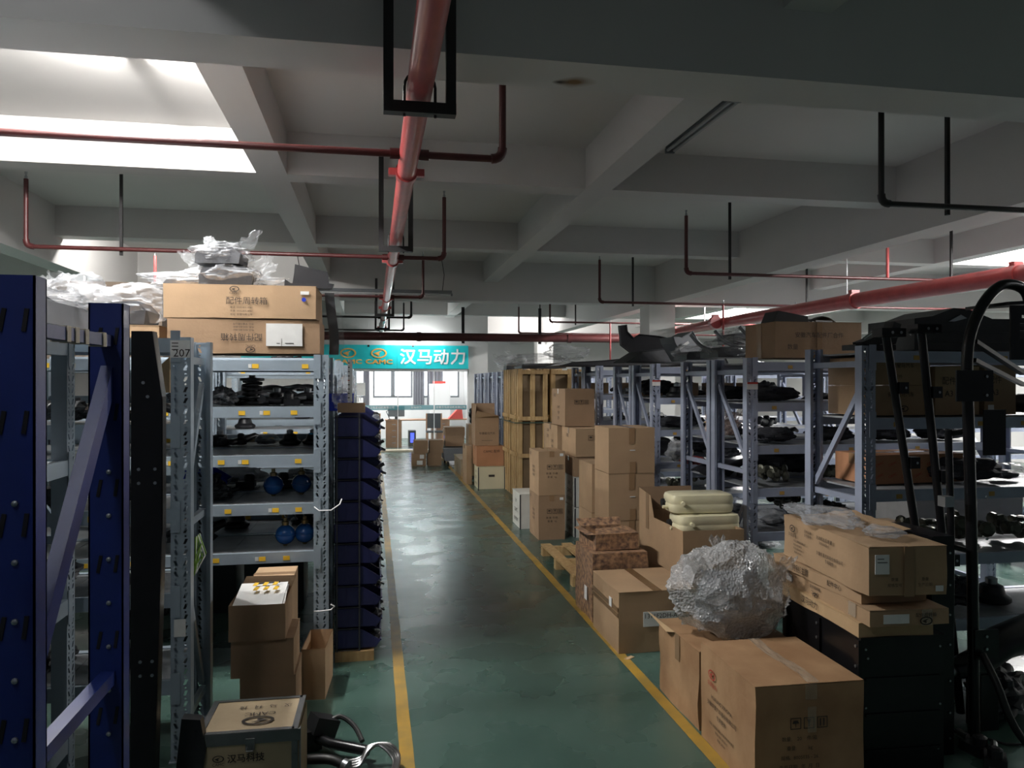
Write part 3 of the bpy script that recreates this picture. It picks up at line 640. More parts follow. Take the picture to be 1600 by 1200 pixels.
def stretch_marks(t, face, sx, sy, sz, ink=INK, s=1):   # handling pictograms: umbrella, glass, arrows
    w_ = .045 * s; x0 = sx * .32; b = B(); z0 = sz * .60
    for i in range(3):
        x = x0 + i * w_ * 1.35
        def F(a, c): return (a, -.006, c) if face == 'front' else (-.006, sy - a, c)
        for (p, q) in (((x, z0), (x + w_, z0)), ((x, z0 + w_), (x + w_, z0 + w_)), ((x, z0), (x, z0 + w_)), ((x + w_, z0), (x + w_, z0 + w_))):
            th = .0018; b.add([F(p[0] - th, p[1] - th), F(q[0] + th, p[1] - th), F(q[0] + th, q[1] + th), F(p[0] - th, q[1] + th)], [(0, 1, 2, 3)])
        if i == 0: b.add([F(x + w_ * .15, z0 + w_ * .5), F(x + w_ * .85, z0 + w_ * .5), F(x + w_ * .7, z0 + w_ * .78), F(x + w_ * .3, z0 + w_ * .78)], [(0, 1, 2, 3)]); b.add([F(x + w_ * .47, z0 + w_ * .15), F(x + w_ * .53, z0 + w_ * .15), F(x + w_ * .53, z0 + w_ * .5), F(x + w_ * .47, z0 + w_ * .5)], [(0, 1, 2, 3)])
        if i == 1: b.add([F(x + w_ * .3, z0 + w_ * .85), F(x + w_ * .7, z0 + w_ * .85), F(x + w_ * .55, z0 + w_ * .45), F(x + w_ * .55, z0 + w_ * .15), F(x + w_ * .45, z0 + w_ * .15), F(x + w_ * .45, z0 + w_ * .45)], [(0, 1, 2, 3, 4, 5)])
        if i == 2:
            for q in (.25, .6): b.add([F(x + w_ * q, z0 + w_ * .15), F(x + w_ * (q + .13), z0 + w_ * .15), F(x + w_ * (q + .13), z0 + w_ * .85), F(x + w_ * q, z0 + w_ * .85)], [(0, 1, 2, 3)])
    ob('handling_marks', b, ink, t)
def lines(t, face, x0, z0, rows, size, m=INK, gap=1.5):
    for i, s in enumerate(rows):
        p = (x0, -.006, z0 - i * size * gap) if face == 'front' else (-.006, x0, z0 - i * size * gap)
        write(t, face, p, s, size, m)

# big stained carton in the right foreground
t = carton('large stained carton with red logo, nearest on the right side of the aisle', 1.585, 2.95, 0, .50, .56, .463, -1.5, WET, tape=None, along='y', amp=.006)
ob('tape', B().grid(lambda u, v: (.24 + u * .055 + .01 * math.sin(v * 7), .0 + v * .56, .4705 + .006 * noise.noise(Vector((u * 3, v * 9, 2)))), 4, 24).grid(lambda u, v: (.225 + u * .055, -.008, .40 + v * .07), 2, 3).grid(lambda u, v: (.235 + u * .04, -.009, .26 + v * .11), 2, 3), CLEAR_TAPE, t)
logo(t, 'left', (-.008, .42, .355), .075, INKRED); lines(t, 'left', .42, .305, ['华菱星马'], .026, INKRED)
lines(t, 'left', .32, .25, ['HUALING XINGMA', '安徽华菱汽车股份有限公司', '专用配件'], .026)
lines(t, 'left', .32, .12, ['地址: 安徽省马鞍山市经济技术开发区', '电话: 0555-8323115', '邮编: 243061'], .016)
stretch_marks(t, 'front', .5, .56, .463)
lines(t, 'front', .20, .235, ['数量:    20    件/箱', '重量:         kg', '规格:  8005035 - 26', '生产日期:  年  月  日'], .021, gap=1.9)
# carton behind it holding the bubble wrap bundle
t = carton('dented carton under the big bubble-wrapped bundle', 1.61, 3.56, 0, .56, .54, .395, 0, WET, tape=None, amp=.014)
for (p, q, r_, s_) in (((-.003, .30, .40), (-.003, .54, .40), (-.05, .60, .43), (-.03, .36, .385)),):
    ob('flap', B().add([p, q, r_, s_], [(0, 1, 2, 3)]), CARD[2], t)
ob('tape', B().box(-.004, .24, .26, -.002, .30, .40), TAPE, t)
# carton with the part-number sheet
t = carton('carton with a white part-number sheet on its dark end, beside the yellow line', 1.555, 4.66, 0, .53, .58, .395, 0, 0, tape=None, along='y', amp=.007)
ob('tape', B().box(.235, .0, .3985, .295, .58, .3995), mat('printed_tape', (.16, .09, .04), .25), t)
ob('tape', B().box(-.006, .0, .27, -.004, .58, .30).box(-.006, .0, .235, -.004, .58, .262), mat('printed_tape2', (.2, .12, .06), .3), t)
s = ob('paper_sheet', B().box(.165, -.010, .170, .40, -.006, .265), PAPER, t); write(s, 'front', (.282, -.012, .237), '1311F2DH-A', .042, INK); write(s, 'front', (.282, -.012, .197), '64', .032, INK)
ob('paper_sticker', B().box(-.010, .12, .27, -.007, .17, .33), PAPER, t)
# overprinted ragged cartons
t = carton('worn carton wrapped in dark printed tape, beside the small pallet', 1.57, 5.30, 0, .42, .46, .50, 0, CAMO, tape=None, amp=.014)
ob('paper_sticker', B().box(-.016, .10, .14, -.012, .16, .24), PAPER, t)
t = carton('small crushed open carton on top of the dark-taped carton', 1.61, 5.36, .51, .34, .36, .12, 3, CAMO, opened=True, amp=.012)
for pts in (((0, 0, .12), (.34, 0, .12), (.30, .13, .15), (.04, .11, .145)), ((0, .36, .12), (.34, .36, .12), (.36, .42, .17), (-.01, .43, .165)), ((0, 0, .12), (0, .36, .12), (-.06, .33, .12), (-.05, .05, .11))):
    ob('flap', B().add(list(pts), [(0, 1, 2, 3)]), CAMO, t)
# open carton with tanks
t = carton('open tan carton holding two milky tanks', 2.13, 4.98, 0, .46, .88, .71, 0, 0, opened=True, amp=.006)
ob('flap', B().add([(0, .55, .71), (0, .88, .71), (0, .88, .90), (0, .62, .87)], [(0, 1, 2, 3)]), CARD[0], t)
ob('flap', B().add([(0, .88, .71), (.46, .88, .71), (.46, .90, .90), (0, .90, .90)], [(0, 1, 2, 3)]), CARD[1], t)
ob('tape', B().box(-.003, .66, .60, -.001, .72, .88), TAPE, t)
def tank(loc, rz, label):
    t = T('plastic_tank', label, 'tank', loc, R(rz)); b = B()
    def sup(th, q):
        a = abs(math.cos(th)) ** .35 * (1 if math.cos(th) > 0 else -1); c = abs(math.sin(th)) ** .35 * (1 if math.sin(th) > 0 else -1); return a * q, c * q
    n = 32; rows = [(.0, .86), (.008, .96), (.03, 1.0), (.06, 1.0), (.066, .985), (.072, .985), (.078, 1.0), (.11, 1.0), (.132, .96), (.14, .86)]
    vs = []
    for z, q in rows:
        for i in range(n):
            a, c = sup(2 * math.pi * i / n, q); rib = 1 - .02 * (math.cos(a * 12) > .4)
            vs.append((a * .24, c * .13 * rib, z))
    b.add(vs, [(r_ * n + i, r_ * n + (i + 1) % n, (r_ + 1) * n + (i + 1) % n, (r_ + 1) * n + i) for r_ in range(len(rows) - 1) for i in range(n)] + [tuple(range(n)), tuple((len(rows) - 1) * n + i for i in range(n))])
    ob('tank_body', b, TANK, t, True)
    ob('spout', B().tube([(-.16, -.12, .08), (-.17, -.17, .082)], .014, 10), TANK, t, True); ob('spout', B().tube([(-.24, -.03, .04), (-.28, -.03, .042)], .012, 10), TANK, t, True)
    ob('filler_cap', B().lathe([(.028, 0), (.03, .006), (.03, .03), (.02, .035)], (-.26, .06, .06), 'x', 12), BLK, t, True)
    return t
tank((2.40, 5.22, .655), 2, 'lower milky plastic tank lying in the open carton'); tank((2.37, 5.26, .798), -4, 'upper milky plastic tank stacked on the other tank')

# small pallet
t = T('wooden_pallet', 'small pine pallet jutting into the aisle by the tall cartons', 'pallet', (1.68, 6.25, 0))
for y in (.02, .62, 1.18): ob('stringer', B().box(0, y, 0, .92, y + .08, .085), WOOD, t)
for x in (0, .22, .44, .66, .82): ob('deck_board', B().obox((x + .055, .64, .096), (.10, 1.30, .018), R(random.uniform(-.6, .6))), WOOD, t)
C0 = dict(amp=.003)
for i, (z, h) in enumerate(((.108, .43), (.545, .405), (.957, .395))):
    t = carton(('bottom plain carton under two like it on the pallet', 'middle plain carton of the three-high pile on the pallet', 'top plain carton of the three-high pile on the pallet')[i], 2.02, 6.32, z, .42, .42, h, 0, 0, along='y', tl=.14)
    ob('clear_label', B().box(.19, -.007, h * .5, .24, -.0055, h * .52), PAPER, t)
    ob('tape', B().box(.19, -.006, 0, .245, -.0045, .10), TAPE, t)
for i, (z, h) in enumerate(((.108, .42), (.535, .45))):
    carton(('lower carton just behind the three-high pile', 'upper carton just behind the three-high pile')[i], 2.01, 6.80, z, .42, .45, h, 0, 0, along='y')
# printed pair beside the line
for i, (z, h) in enumerate(((0, .49), (.495, .485))):
    t = carton(('lower printed carton of the tall pair near the white box', 'upper printed carton of the tall pair near the white box')[i], 1.81, 8.20, z, .30, .50, h, 0, 0 if i else 1, along='y')
    stretch_marks(t, 'front', .3, .5, h, s=1.05); lines(t, 'left', .42, h * .9, ['华菱'], .04); lines(t, 'left', .25, h * .62, ['配件名称', '配件编码', '专用配件'], .032)
    lines(t, 'front', .15, h * .5, ['数 量  件/箱', '重 量   kg'], .026)
    ob('paper_sticker', B().box(.24, -.007, h - .05, .28, -.0055, h - .02), PAPER, t)
def wbox(label, x, y, z, sx, sy, sz, txt=('配件', 'CAMC'), m=WBOX):
    t = T('white_parts_box', label, 'box', (x, y, z)); ob('box_body', shell(sx, sy, sz, .002, x, n=3), m, t)
    ob('lid', B().box(-.004, -.004, sz, sx + .004, sy + .004, sz + .008), m, t)
    for xx in (0, sx): ob('corner_strip', B().box(xx - .008, -.005, 0, xx + .008, -.003, sz), CHAR, t)
    lines(t, 'left', sy / 2, sz * .75, [txt[0]], .05); lines(t, 'left', sy / 2, sz * .48, [txt[1]], .07); lines(t, 'left', sy / 2, sz * .2, ['重庆零部件'], .05)
    return t
wbox('white printed box on the floor by the yellow line, beside printed cartons', 1.73, 8.86, 0, .30, .50, .41)
wbox('lower pale box in the gap right of the printed carton pair', 2.24, 8.25, 0, .42, .48, .33); wbox('upper pale box in the gap right of the printed carton pair', 2.24, 8.25, .345, .42, .48, .33)
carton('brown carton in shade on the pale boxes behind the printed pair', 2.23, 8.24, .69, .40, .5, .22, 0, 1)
t = carton('wide carton beneath the tall dark carton, right of the printed one', 2.24, 8.22, .915, .46, .62, .31, 0, 0); stretch_marks(t, 'front', .46, .62, .31, s=1.2); lines(t, 'left', .35, .22, ['华菱'], .05)
t = carton('printed carton left of the wide one, below the tall dark carton', 2.22, 9.0, .72, .46, .75, .50, 0, 0); lines(t, 'left', .5, .42, ['华菱', '配件'], .05); lines(t, 'left', .25, .3, ['CAMC', '专用'], .05)
carton('carton hidden low beneath the printed carton by the crate', 2.22, 9.0, 0, .46, .75, .71, 0, 1, small=True)
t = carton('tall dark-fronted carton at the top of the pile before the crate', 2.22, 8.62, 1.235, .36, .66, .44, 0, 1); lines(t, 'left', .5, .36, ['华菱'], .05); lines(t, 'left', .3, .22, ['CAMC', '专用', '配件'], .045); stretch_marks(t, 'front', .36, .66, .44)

# tall pine crates
def crate(label, x, y, sx, sy, H):
    t = T('wooden_crate', label, 'crate', (x, y, 0))
    ob('inner_panel', B().box(.05, .05, .1, sx - .05, sy - .05, H - .06), mat('crate_liner', (.24, .17, .10), .8, var=.3, vscale=3), t)
    for a in (0, .5, 1):
        for c in (0, 1): ob('post', B().box(a * (sx - .07), c * (sy - .04), 0, a * (sx - .07) + .07, c * (sy - .04) + .04, H), WOOD, t)
    for a in (0, 1):
        for c in range(4): yy = .0 + c * (sy - .09) / 3; ob('post', B().box(a * (sx - .035) - .0, yy + .04 * (c == 0), 0, a * (sx - .035) + .035, yy + .09, H), WOOD, t)
    for z in (.06, .62, 1.18, H - .08):
        ob('rail', B().box(-.0, -.020, z, sx, -.002, z + .06), WOOD, t)
        if .1 < z < 1.5: ob('rail', B().box(-.035, .05, z + .02, -.004, sy * .8, z + .08), WOOD, t)
    ob('strap', B().box(-.05, -.03, 1.14, sx + .004, -.0275, 1.155).box(-.052, -.03, 1.14, -.049, sy, 1.155), mat('green_pet_strap', (.02, .06, .05), .3), t)
    return t
crate('tall pine slatted crate nearest, strapped round its middle', 2.14, 11.15, .46, .62, 1.96)
crate('second pine slatted crate just behind the strapped one', 2.14, 11.82, .46, .62, 1.96)
crate('third pine slatted crate to the right of the strapped one', 2.66, 11.2, .60, .7, 1.96)
# row of things between crate and office
wb_ = wbox('cream carry box with hand hole, lowest of the open-carton pile', 1.70, 12.3, 0, .44, .5, .36, ('CAMC', '配件'), mat('cream_box', (.60, .55, .38), .6))
ob('hand_hole', B().box(.17, -.008, .2, .27, -.0055, .235), INK, wb_)
t = carton('reddish carton lying between the cream box and the open carton', 1.68, 12.35, .372, .45, .5, .33, 0, 3, small=True); lines(t, 'front', .25, .24, ['CAMC 配件'], .055)
t = carton('tall open carton with raised flaps on the reddish carton', 1.66, 12.4, .708, .40, .45, .46, 0, 1, opened=True); lines(t, 'front', .2, .2, ['华菱星马汽车'], .045); lines(t, 'front', .2, .09, ['--------'], .07)
ob('flap', B().add([(0, 0, .46), (0, .45, .46), (.02, .45, .68), (.02, 0, .68)], [(0, 1, 2, 3)]), CARD[1], t); ob('flap', B().add([(0, .45, .46), (.4, .45, .46), (.4, .47, .69), (0, .47, .69)], [(0, 1, 2, 3)]), CARD[1], t); ob('flap', B().add([(0, 0, .46), (.4, 0, .46), (.38, -.08, .50), (.02, -.08, .58)], [(0, 1, 2, 3)]), CARD[0], t)
carton('narrow upright carton left of the cream carry box', 1.58, 12.9, 0, .09, .6, .66, 0, 0, small=True)
t = T('flat_crate', 'low flat wooden crate on the floor in the far row', 'crate', (1.56, 13.6, 0)); ob('box_body', B().box(0, 0, .06, .5, 1.1, .34), PLY, t); ob('skid', B().box(.02, .02, 0, .10, 1.08, .06), WOOD, t); ob('skid', B().box(.40, .02, 0, .48, 1.08, .06), WOOD, t); ob('lid', B().box(-.01, -.01, .34, .51, 1.11, .36), PLY, t)
carton('slim upright carton on the flat wooden crate', 1.72, 13.7, .362, .12, .45, .62, 0, 0, small=True); carton('upright carton behind the slim one on the flat crate', 1.86, 13.7, .362, .16, .45, .58, 0, 1, small=True)
carton('brown lidded carton stacked in the far row before the office', 1.50, 16.0, .62, .42, .5, .18, 0, 1, small=True); carton('darker carton just under the brown lidded carton', 1.51, 16.0, .40, .40, .5, .215, 0, 1, small=True)
t = T('grey_trolley', 'grey trolley bin on black wheels under the far cartons', 'trolley', (1.48, 15.7, 0)); ob('box_body', B().prism([(0, .12), (.5, .12), (.54, .38), (-.04, .38)], 0, .9), GREYP, t)
for x in (.04, .42):
    for y in (.08, .8): ob('wheel', B().tube([(x, y, .05), (x + .04, y, .05)], .05, 12), RUBBER, t, True)
t = T('grey_trolley', 'pale trolley bin farther back beside the small cartons', 'trolley', (1.30, 17.0, 0)); ob('box_body', B().prism([(0, .12), (.4, .12), (.44, .40), (-.04, .40)], 0, .7), WBOX, t)
for x in (.04, .32): ob('wheel', B().tube([(x, .08, .05), (x + .04, .08, .05)], .05, 12), RUBBER, t, True)
for i, (x, z, y) in enumerate(((.80, 0, 15.9), (1.13, 0, 15.95), (.84, .27, 15.9), (1.17, .27, 15.93))):
    t = carton(('lower left', 'lower right', 'upper left', 'upper right')[i] + ' of four small cartons standing in the aisle end', x, y, z, .29, .40, .265, 0, 1, small=True)
    if i == 0: ob('paper_sticker', B().box(.10, -.006, .03, .22, -.005, .12), PAPER, t); ob('paper_sticker', B().box(.16, -.006, .16, .25, -.005, .24), PAPER, t)

# ------------------------------------------------------------------ crumpled plastic
def crumple(sx, sy, sz, seed, amp=.28, nu=56, nv=34, fr=1.6, flat=True):
    b = B(); vs = []
    for j in range(nv + 1):
        ph = math.pi * j / nv
        for i in range(nu):
            th = 2 * math.pi * i / nu; d = Vector((math.sin(ph) * math.cos(th), math.sin(ph) * math.sin(th), -math.cos(ph)))
            q = d * fr + Vector((seed, seed * .7, 0))
            e1 = 1 - 2 * abs(noise.noise(q * 1.7 + Vector((7, 3, 1)))); e2 = 1 - 2 * abs(noise.noise(q * 3.9))
            r_ = 1 + amp * noise.noise(q) * 1.3 + amp * .55 * (max(e1, .0) ** 3 - .4) + amp * .16 * (max(e2, 0) ** 4 - .4)
            p = Vector((d.x * sx / 2, d.y * sy / 2, d.z * sz / 2)) * r_
            p.z += sz / 2
            if flat: p.z = max(p.z, .012 * noise.noise(q * 3) + .006)
            vs.append(p)
    fs = [(j * nu + i, j * nu + (i + 1) % nu, (j + 1) * nu + (i + 1) % nu, (j + 1) * nu + i) for j in range(nv) for i in range(nu)]
    return b.add(vs, fs)
def bag(label, loc, dims, seed, m=PLFILM, rz=0, inner=None, cat='bag', name='plastic_bag', amp=.28, ears=0, nu=56):
    t = T(name, label, cat, loc, R(rz))
    ob('film', crumple(*dims, seed, amp, nu, max(34, nu // 2)), m, t, True)
    if inner is not None:
        ob('wrapped_part', inner, CHAR if name != 'bubble_wrapped_part' else GREYP, t, False)
    for e in range(ears):
        a = seed * 1.7 + e * 2.4; c = Vector((math.cos(a) * dims[0] * .42, math.sin(a) * dims[1] * .42, dims[2] * .72)); q = []
        b = B().grid(lambda u, v: c + Vector((math.cos(a) * v * .10 + .03 * noise.noise(Vector((u * 4, v * 4, seed))) + (u - .5) * .11 * (1 - v * .3), math.sin(a) * v * .08, v * .11 + .035 * noise.noise(Vector((u * 5 + 9, v * 3, seed))))), 8, 8)
        ob('bag_neck', b, m, t)
    return t
bag('huge bubble-wrapped bundle bulging from the dented carton by the aisle', (1.90, 3.79, .385), (.64, .56, .50), 3.1, BUBBLE, 0, crumple(.42, .40, .36, 9, .12, 30, 18), amp=.15, name='bubble_wrapped_part', ears=3, nu=110)

# ------------------------------------------------------------------ black cabinet with flat cartons on top
t = T('black_metal_cabinet', 'black riveted metal cabinet under the flat cartons in the right foreground', 'cabinet', (2.14, 3.03, 0), R(-3))
ob('body', B().box(0, 0, 0, .40, .70, .60), BLKM, t)
ob('top_plate', B().box(-.006, -.006, .60, .406, .706, .612), BLKM, t)
for y in (.0, .33, .66): ob('side_stile', B().box(-.012, y, 0, -.001, y + .04, .60), BLKM, t)
for z in (.10, .26, .42): ob('front_rib', B().box(.02, -.008, z, .38, -.001, z + .012), BLKM, t)
for y, z in ((.02, .57), (.02, .48), (.35, .57), (.35, .50), (.35, .42), (.68, .5)): ob('rivet', B().lathe([(.007, 0), (.007, -.004)], (-.013, y, z), 'x', 8), STEEL, t)
for x, z in ((.02, .56), (.03, .52), (.38, .56), (.02, .3), (.38, .3), (.37, .1)): ob('rivet', B().lathe([(.005, 0), (.005, -.004)], (x, -.002, z), 'y', 8), STEEL, t)
def flat(label, x, y, z, sx, sy, sz, rz, m): return carton(label, x, y, z, sx, sy, sz, rz, m, tape=None, amp=.006, along='y')
t = flat('pale flat carton lowest in the pile on the black cabinet', 2.13, 3.03, .614, .36, .70, .062, -3, 2); lines(t, 'left', .42, .035, ['汉马动力'], .04)
t = flat('flat carton with barcode stickers, middle of the pile on the cabinet', 2.14, 2.97, .68, .37, .78, .068, -4, 0)
lines(t, 'left', .46, .045, ['配件周转箱'], .02); write(t, 'left', (-.006, .46, .02), 'CAMC', .026, INK, 180); logo(t, 'left', (-.006, .46, .006), .05, INK)
ob('paper_sticker', B().box(-.008, .70, .015, -.005, .76, .05), PAPER, t); s = ob('paper_sticker', B().box(.06, -.008, .012, .18, -.005, .052), PAPER, t)
logo(t, 'front', (.26, -.007, .02), .06, INK); write(t, 'front', (.26, -.007, .045), '配件周转箱', .02)
ob('tape', B().box(-.007, .10, .01, -.005, .16, .072).box(.24, -.0065, 0, .29, -.005, .07), CLEAR_TAPE, t)
t = flat('thin half-open carton just under the long printed carton', 2.16, 3.06, .752, .33, .78, .055, -1, 0); lines(t, 'left', .50, .03, ['特别注意'], .04); lines(t, 'left', .2, .03, ['配件中心'], .03)
t = carton('long printed carton with white delivery label, top of the cabinet pile', 2.13, 2.96, .815, .36, .82, .215, -5, 0, tape=None, along='y', amp=.009)
logo(t, 'left', (-.012, .70, .165), .06, INK); write(t, 'left', (-.012, .70, .13), '华菱星马', .022)
for a, z, tx, s_ in ((.53, .175, '配件名称:', .018), (.53, .155, '配件件号:', .018), (.37, .170, '发动机右后悬置', .022), (.37, .148, '5001A-025-1', .018), (.32, .095, '安徽华菱汽车股份有限公司', .021), (.32, .070, '专用配件', .021),
                    (.62, .105, '地址: 安徽省马鞍山市', .014), (.64, .085, '电话: 0555-8323', .014), (.64, .066, '传真: 0555-8324', .014), (.64, .047, '邮编: 243061', .014)):
    write(t, 'left', (-.012, a, z), tx, s_)
s = ob('delivery_label', B().box(.02, -.013, .10, .085, -.010, .185), PAPER, t); ob('label_print', B().box(.03, -.0145, .15, .075, -.013, .153).box(.03, -.0145, .165, .06, -.013, .168), INK, s)
ob('paper_sticker', B().box(.30, -.013, .02, .335, -.010, .045), PAPER, t)
ob('tape', B().box(.155, -.012, 0, .20, -.009, .217), TAPE, t)
for a, z, tx in ((.11, .075, '数量'), (.25, .075, '重量'), (.11, .05, '规格型号'), (.25, .05, '生产日期')): write(t, 'front', (a, -.013, z), tx, .017)
ob('raised_flap', B().grid(lambda u, v: (.19 + u * .17, .25 + v * .55, .222 + .02 * u + .012 * noise.noise(Vector((u * 3, v * 5, 1)))), 4, 8), CARD[0], t)
bag('clear plastic film spilling from the top of the long printed carton', (2.27, 3.50, 1.03), (.24, .55, .085), 5.3, PLFILM, -4, amp=.35)
bag('small crinkled film at the front corner of the long printed carton', (2.31, 3.12, 1.037), (.16, .18, .05), 8.3, PLFILM, 0, amp=.35, nu=30)

# ------------------------------------------------------------------ left side: cartons on the rack, foreground stack, wooden box
t = carton('upper long carton with printed characters on top of the left rack', -1.21, 4.72, 2.135, .87, .45, .195, -1, 0, tape=None, amp=.004)
logo(t, 'front', (.40, -.007, .172), .055); write(t, 'front', (.40, -.007, .148), 'CAMC', .02); write(t, 'front', (.47, -.007, .10), '配件周转箱', .048)
for i, s_ in enumerate(('电话: 0555-835-8061', '传真: 0555-835-8061', '地址: 安徽马鞍山市')): write(t, 'front', (.44, -.007, .062 - i * .021), s_, .015)
ob('paper_sticker', B().box(.78, -.008, .145, .83, -.006, .165), PAPER, t); ob('blue_dot_sticker', B().lathe([(.013, 0), (.013, -.002)], (.80, -.007, .115), 'y', 16), BINL, t)
t = carton('lower long carton printed upside down on top of the left rack', -1.19, 4.72, 1.925, .87, .45, .20, 0, 1, tape=None, amp=.004)
write(t, 'front', (.42, -.007, .10), '配件周转箱', .048, INK, 180); logo(t, 'front', (.47, -.007, .022), .055, INK, 180); write(t, 'front', (.47, -.007, .045), 'CAMC', .02, INK, 180)
for i, s_ in enumerate(('电话: 0555-835-8061', '传真: 0555-835-8061', '地址: 安徽马鞍山市')): write(t, 'front', (.43, -.007, .14 + i * .018), s_, .014, INK, 180)
s = ob('paper_sheet', B().box(.56, -.010, .045, .77, -.007, .18), PAPER, t); ob('pen_marks', B().box(.62, -.0115, .06, .64, -.010, .063).box(.67, -.0115, .06, .72, -.010, .064).box(.648, -.0115, .045, .650, -.010, .09), INK, s)
carton('tan carton end beneath the plastic bags on the left rack', -1.50, 4.75, 1.925, .26, .40, .16, 0, 0, small=True); carton('second tan carton further left beneath the bags', -1.80, 4.73, 1.925, .27, .40, .165, 0, 0, small=True)
t = carton('dark long carton on the far rack, cut off by the blue frame top', -3.15, 6.6, 1.905, 1.45, .5, .66, 0, mat('dark_board', (.13, .10, .075), .85), tape=None, small=True)  # one even dark brown board colour

s3 = []
for i, (x, sx, z, h, lb) in enumerate(((-.655, .27, 0, .27, 'lowest of the three plain cartons between rack and wooden box'), (-.70, .305, .272, .185, 'middle of the three plain cartons beside the left rack'))):
    carton(lb, x, 3.96, z, sx, .32, h, 0, 1, tape=None, small=True)
t = carton('open top carton stuffed with white tag sheets', -.705, 3.94, .460, .27, .34, .18, 0, 1, opened=True)
ob('flap', B().add([(0, .34, .18), (.27, .34, .18), (.29, .35, .235), (.03, .35, .24)], [(0, 1, 2, 3)]), CARD[1], t)
t = T('tag_sheet_stack', 'stack of white sheets with yellow tags in the open top carton', 'paper', (-.572, 4.112, .618))
for i in range(6):
    ob('sheet', B().obox((0.004 * math.sin(i * 2), .0, i * .006), (.24, .29, .003), R(math.sin(i * 1.9) * 3), 0, R(8)), PAPER, t)
for i in range(3):
    for j in range(2): ob('yellow_tag', B().obox((-.03 + i * .05 - j * .01, .0 + j * .06 + .02, .050 + j * .0085 + .003), (.022, .04, .002), R(-12), 0, R(8)), YEL, t)
ob('pen', B().tube([(-.04, .10, .058), (.08, .115, .060)], .004, 8), CHAR, t, True)
carton('narrow open carton right behind the three plain cartons', -.39, 4.30, .0, .13, .34, .28, -4, 0, small=True, opened=True)
carton('upright tan carton behind the tag-sheet carton', -.66, 4.32, .0, .22, .32, .66, 0, 0, small=True)

t = T('wooden_case', 'plywood case with steel edges and printed lid in the left foreground', 'case', (-.69, 3.165, 0), R(-1))
ob('case_body', B().box(.006, .006, 0, .394, .324, .325), PLY, t); ob('lid', B().box(.012, .012, .325, .388, .318, .35), PLY, t)
for x in (0, .366): ob('edge_strip', B().box(x, -.001, 0, x + .024, .004, .35).box(x, -.001, .3515, x + .024, .331, .354), CASE_EDGE, t)
for y in (0, .309): ob('edge_strip', B().box(.024, y, .3515, .376, y + .022, .354), CASE_EDGE, t)
ob('edge_strip', B().box(-.002, -.0015, .305, .402, .0055, .352), CASE_EDGE, t); ob('edge_strip', B().box(.396, .0, 0, .401, .03, .35), CASE_EDGE, t)
ob('latch', B().box(.19, -.012, .285, .225, -.001, .33).tube([(.195, -.012, .30), (.195, -.02, .285), (.22, -.02, .285), (.22, -.012, .30)], .003, 6), CASE_EDGE, t)
for x in (.02, .38):
    for q in range(6): ob('rivet', B().lathe([(.004, 0), (.004, -.003)], (x, -.002, .03 + q * .055), 'y', 6), CASE_EDGE, t)
logo(t, 'top', (.22, .10, .3555), .13, INK, 180); write(t, 'top', (.22, .165, .3555), 'CAMC', .045, INK, 180)
for i, ch in enumerate('汉马科技'): write(t, 'top', (.325 - i * .062, .235, .3555), ch, .036, INK, 180)
logo(t, 'front', (.085, -.004, .255), .045); write(t, 'front', (.085, -.004, .232), 'CAMC', .016); write(t, 'front', (.19, -.004, .25), '汉马科技', .036, INK, bold=.0014); write(t, 'front', (.18, -.004, .18), '发动机', .045)

# ------------------------------------------------------------------ navy bins along the aisle
def bin_parts(root):
    b = B(); W, D, H_ = .200, .270, .118; t_ = .003
    prof = [(0, 0), (D * .93, 0), (D + .012, .045), (D * .62, H_), (0, H_)]
    for y in (0, W - t_): b.prism(prof, y, y + t_)
    b.box(0, 0, 0, D * .93, W, t_).box(0, 0, 0, t_, W, H_)
    b.add([(D * .93, 0, 0), (D * .93, W, 0), (D + .012, W, .045), (D + .012, 0, .045)], [(0, 1, 2, 3)])
    b.box(0, -.003, H_ - .008, D * .62, 0, H_).box(D * .25, -.003, .012, D * .27, 0, H_ - .01)
    ob('bin_body', b, BIN, root)
    ob('front_lip', B().bar((D + .012, .0, .047), (D + .012, W, .047), .010, .006), BIN, root)
    ob('label_card', B().add([(D * .95, .05, .008), (D * .95, .15, .008), (D + .010, .15, .038), (D + .010, .05, .038)], [(0, 1, 2, 3)]), PAPER, root)
    return root
bx0, by0, pitch = -.235, 4.86, .1335
proto = None
for c in range(11):
    for r_ in range(11):
        z = .075 + r_ * pitch
        lb = 'navy stacking bin, %s from the top, %s column from the camera beside the aisle' % (['topmost', 'second', 'third', 'fourth', 'fifth', 'sixth', 'seventh', 'eighth', 'ninth', 'tenth', 'lowest'][10 - r_], ['first', 'second', 'third', 'fourth', 'fifth', 'sixth', 'seventh', 'eighth', 'ninth', 'tenth', 'last'][c])
        lb = lb.replace('topmost from the top', 'topmost').replace('lowest from the top', 'lowest')
        gp = 'navy bins of the nearest column' if c == 0 else 'navy bins behind the nearest column'
        if proto is None: proto = bin_parts(T('stacking_bin', lb, 'bin', (bx0, by0, z), 0, gp))
        else: dup(proto, (bx0 + .006 * math.sin(c * 3 + r_), by0 + c * .208, z), lb, 0, gp)
t = T('bin_stand', 'thin grey steel stand holding the columns of navy bins', 'stand', (bx0, by0, 0))
for yy in (-.012, 2.31):
    for xx in (.012, .15): ob('stand_rod', B().box(xx - .005, yy, .05, xx + .005, yy + .006, 1.56), CHAR, t)
for r_ in range(12): ob('cross_bar', B().box(0, -.016, .068 + r_ * pitch, .15, -.012, .072 + r_ * pitch), CHAR, t)
tag(ob('low_skid', B().box(0, 0, 0, .24, 2.35, .062), WOOD, loc=(bx0 + .0, by0 - .02, 0)), 'low pine skid under the navy bin columns', 'pallet')
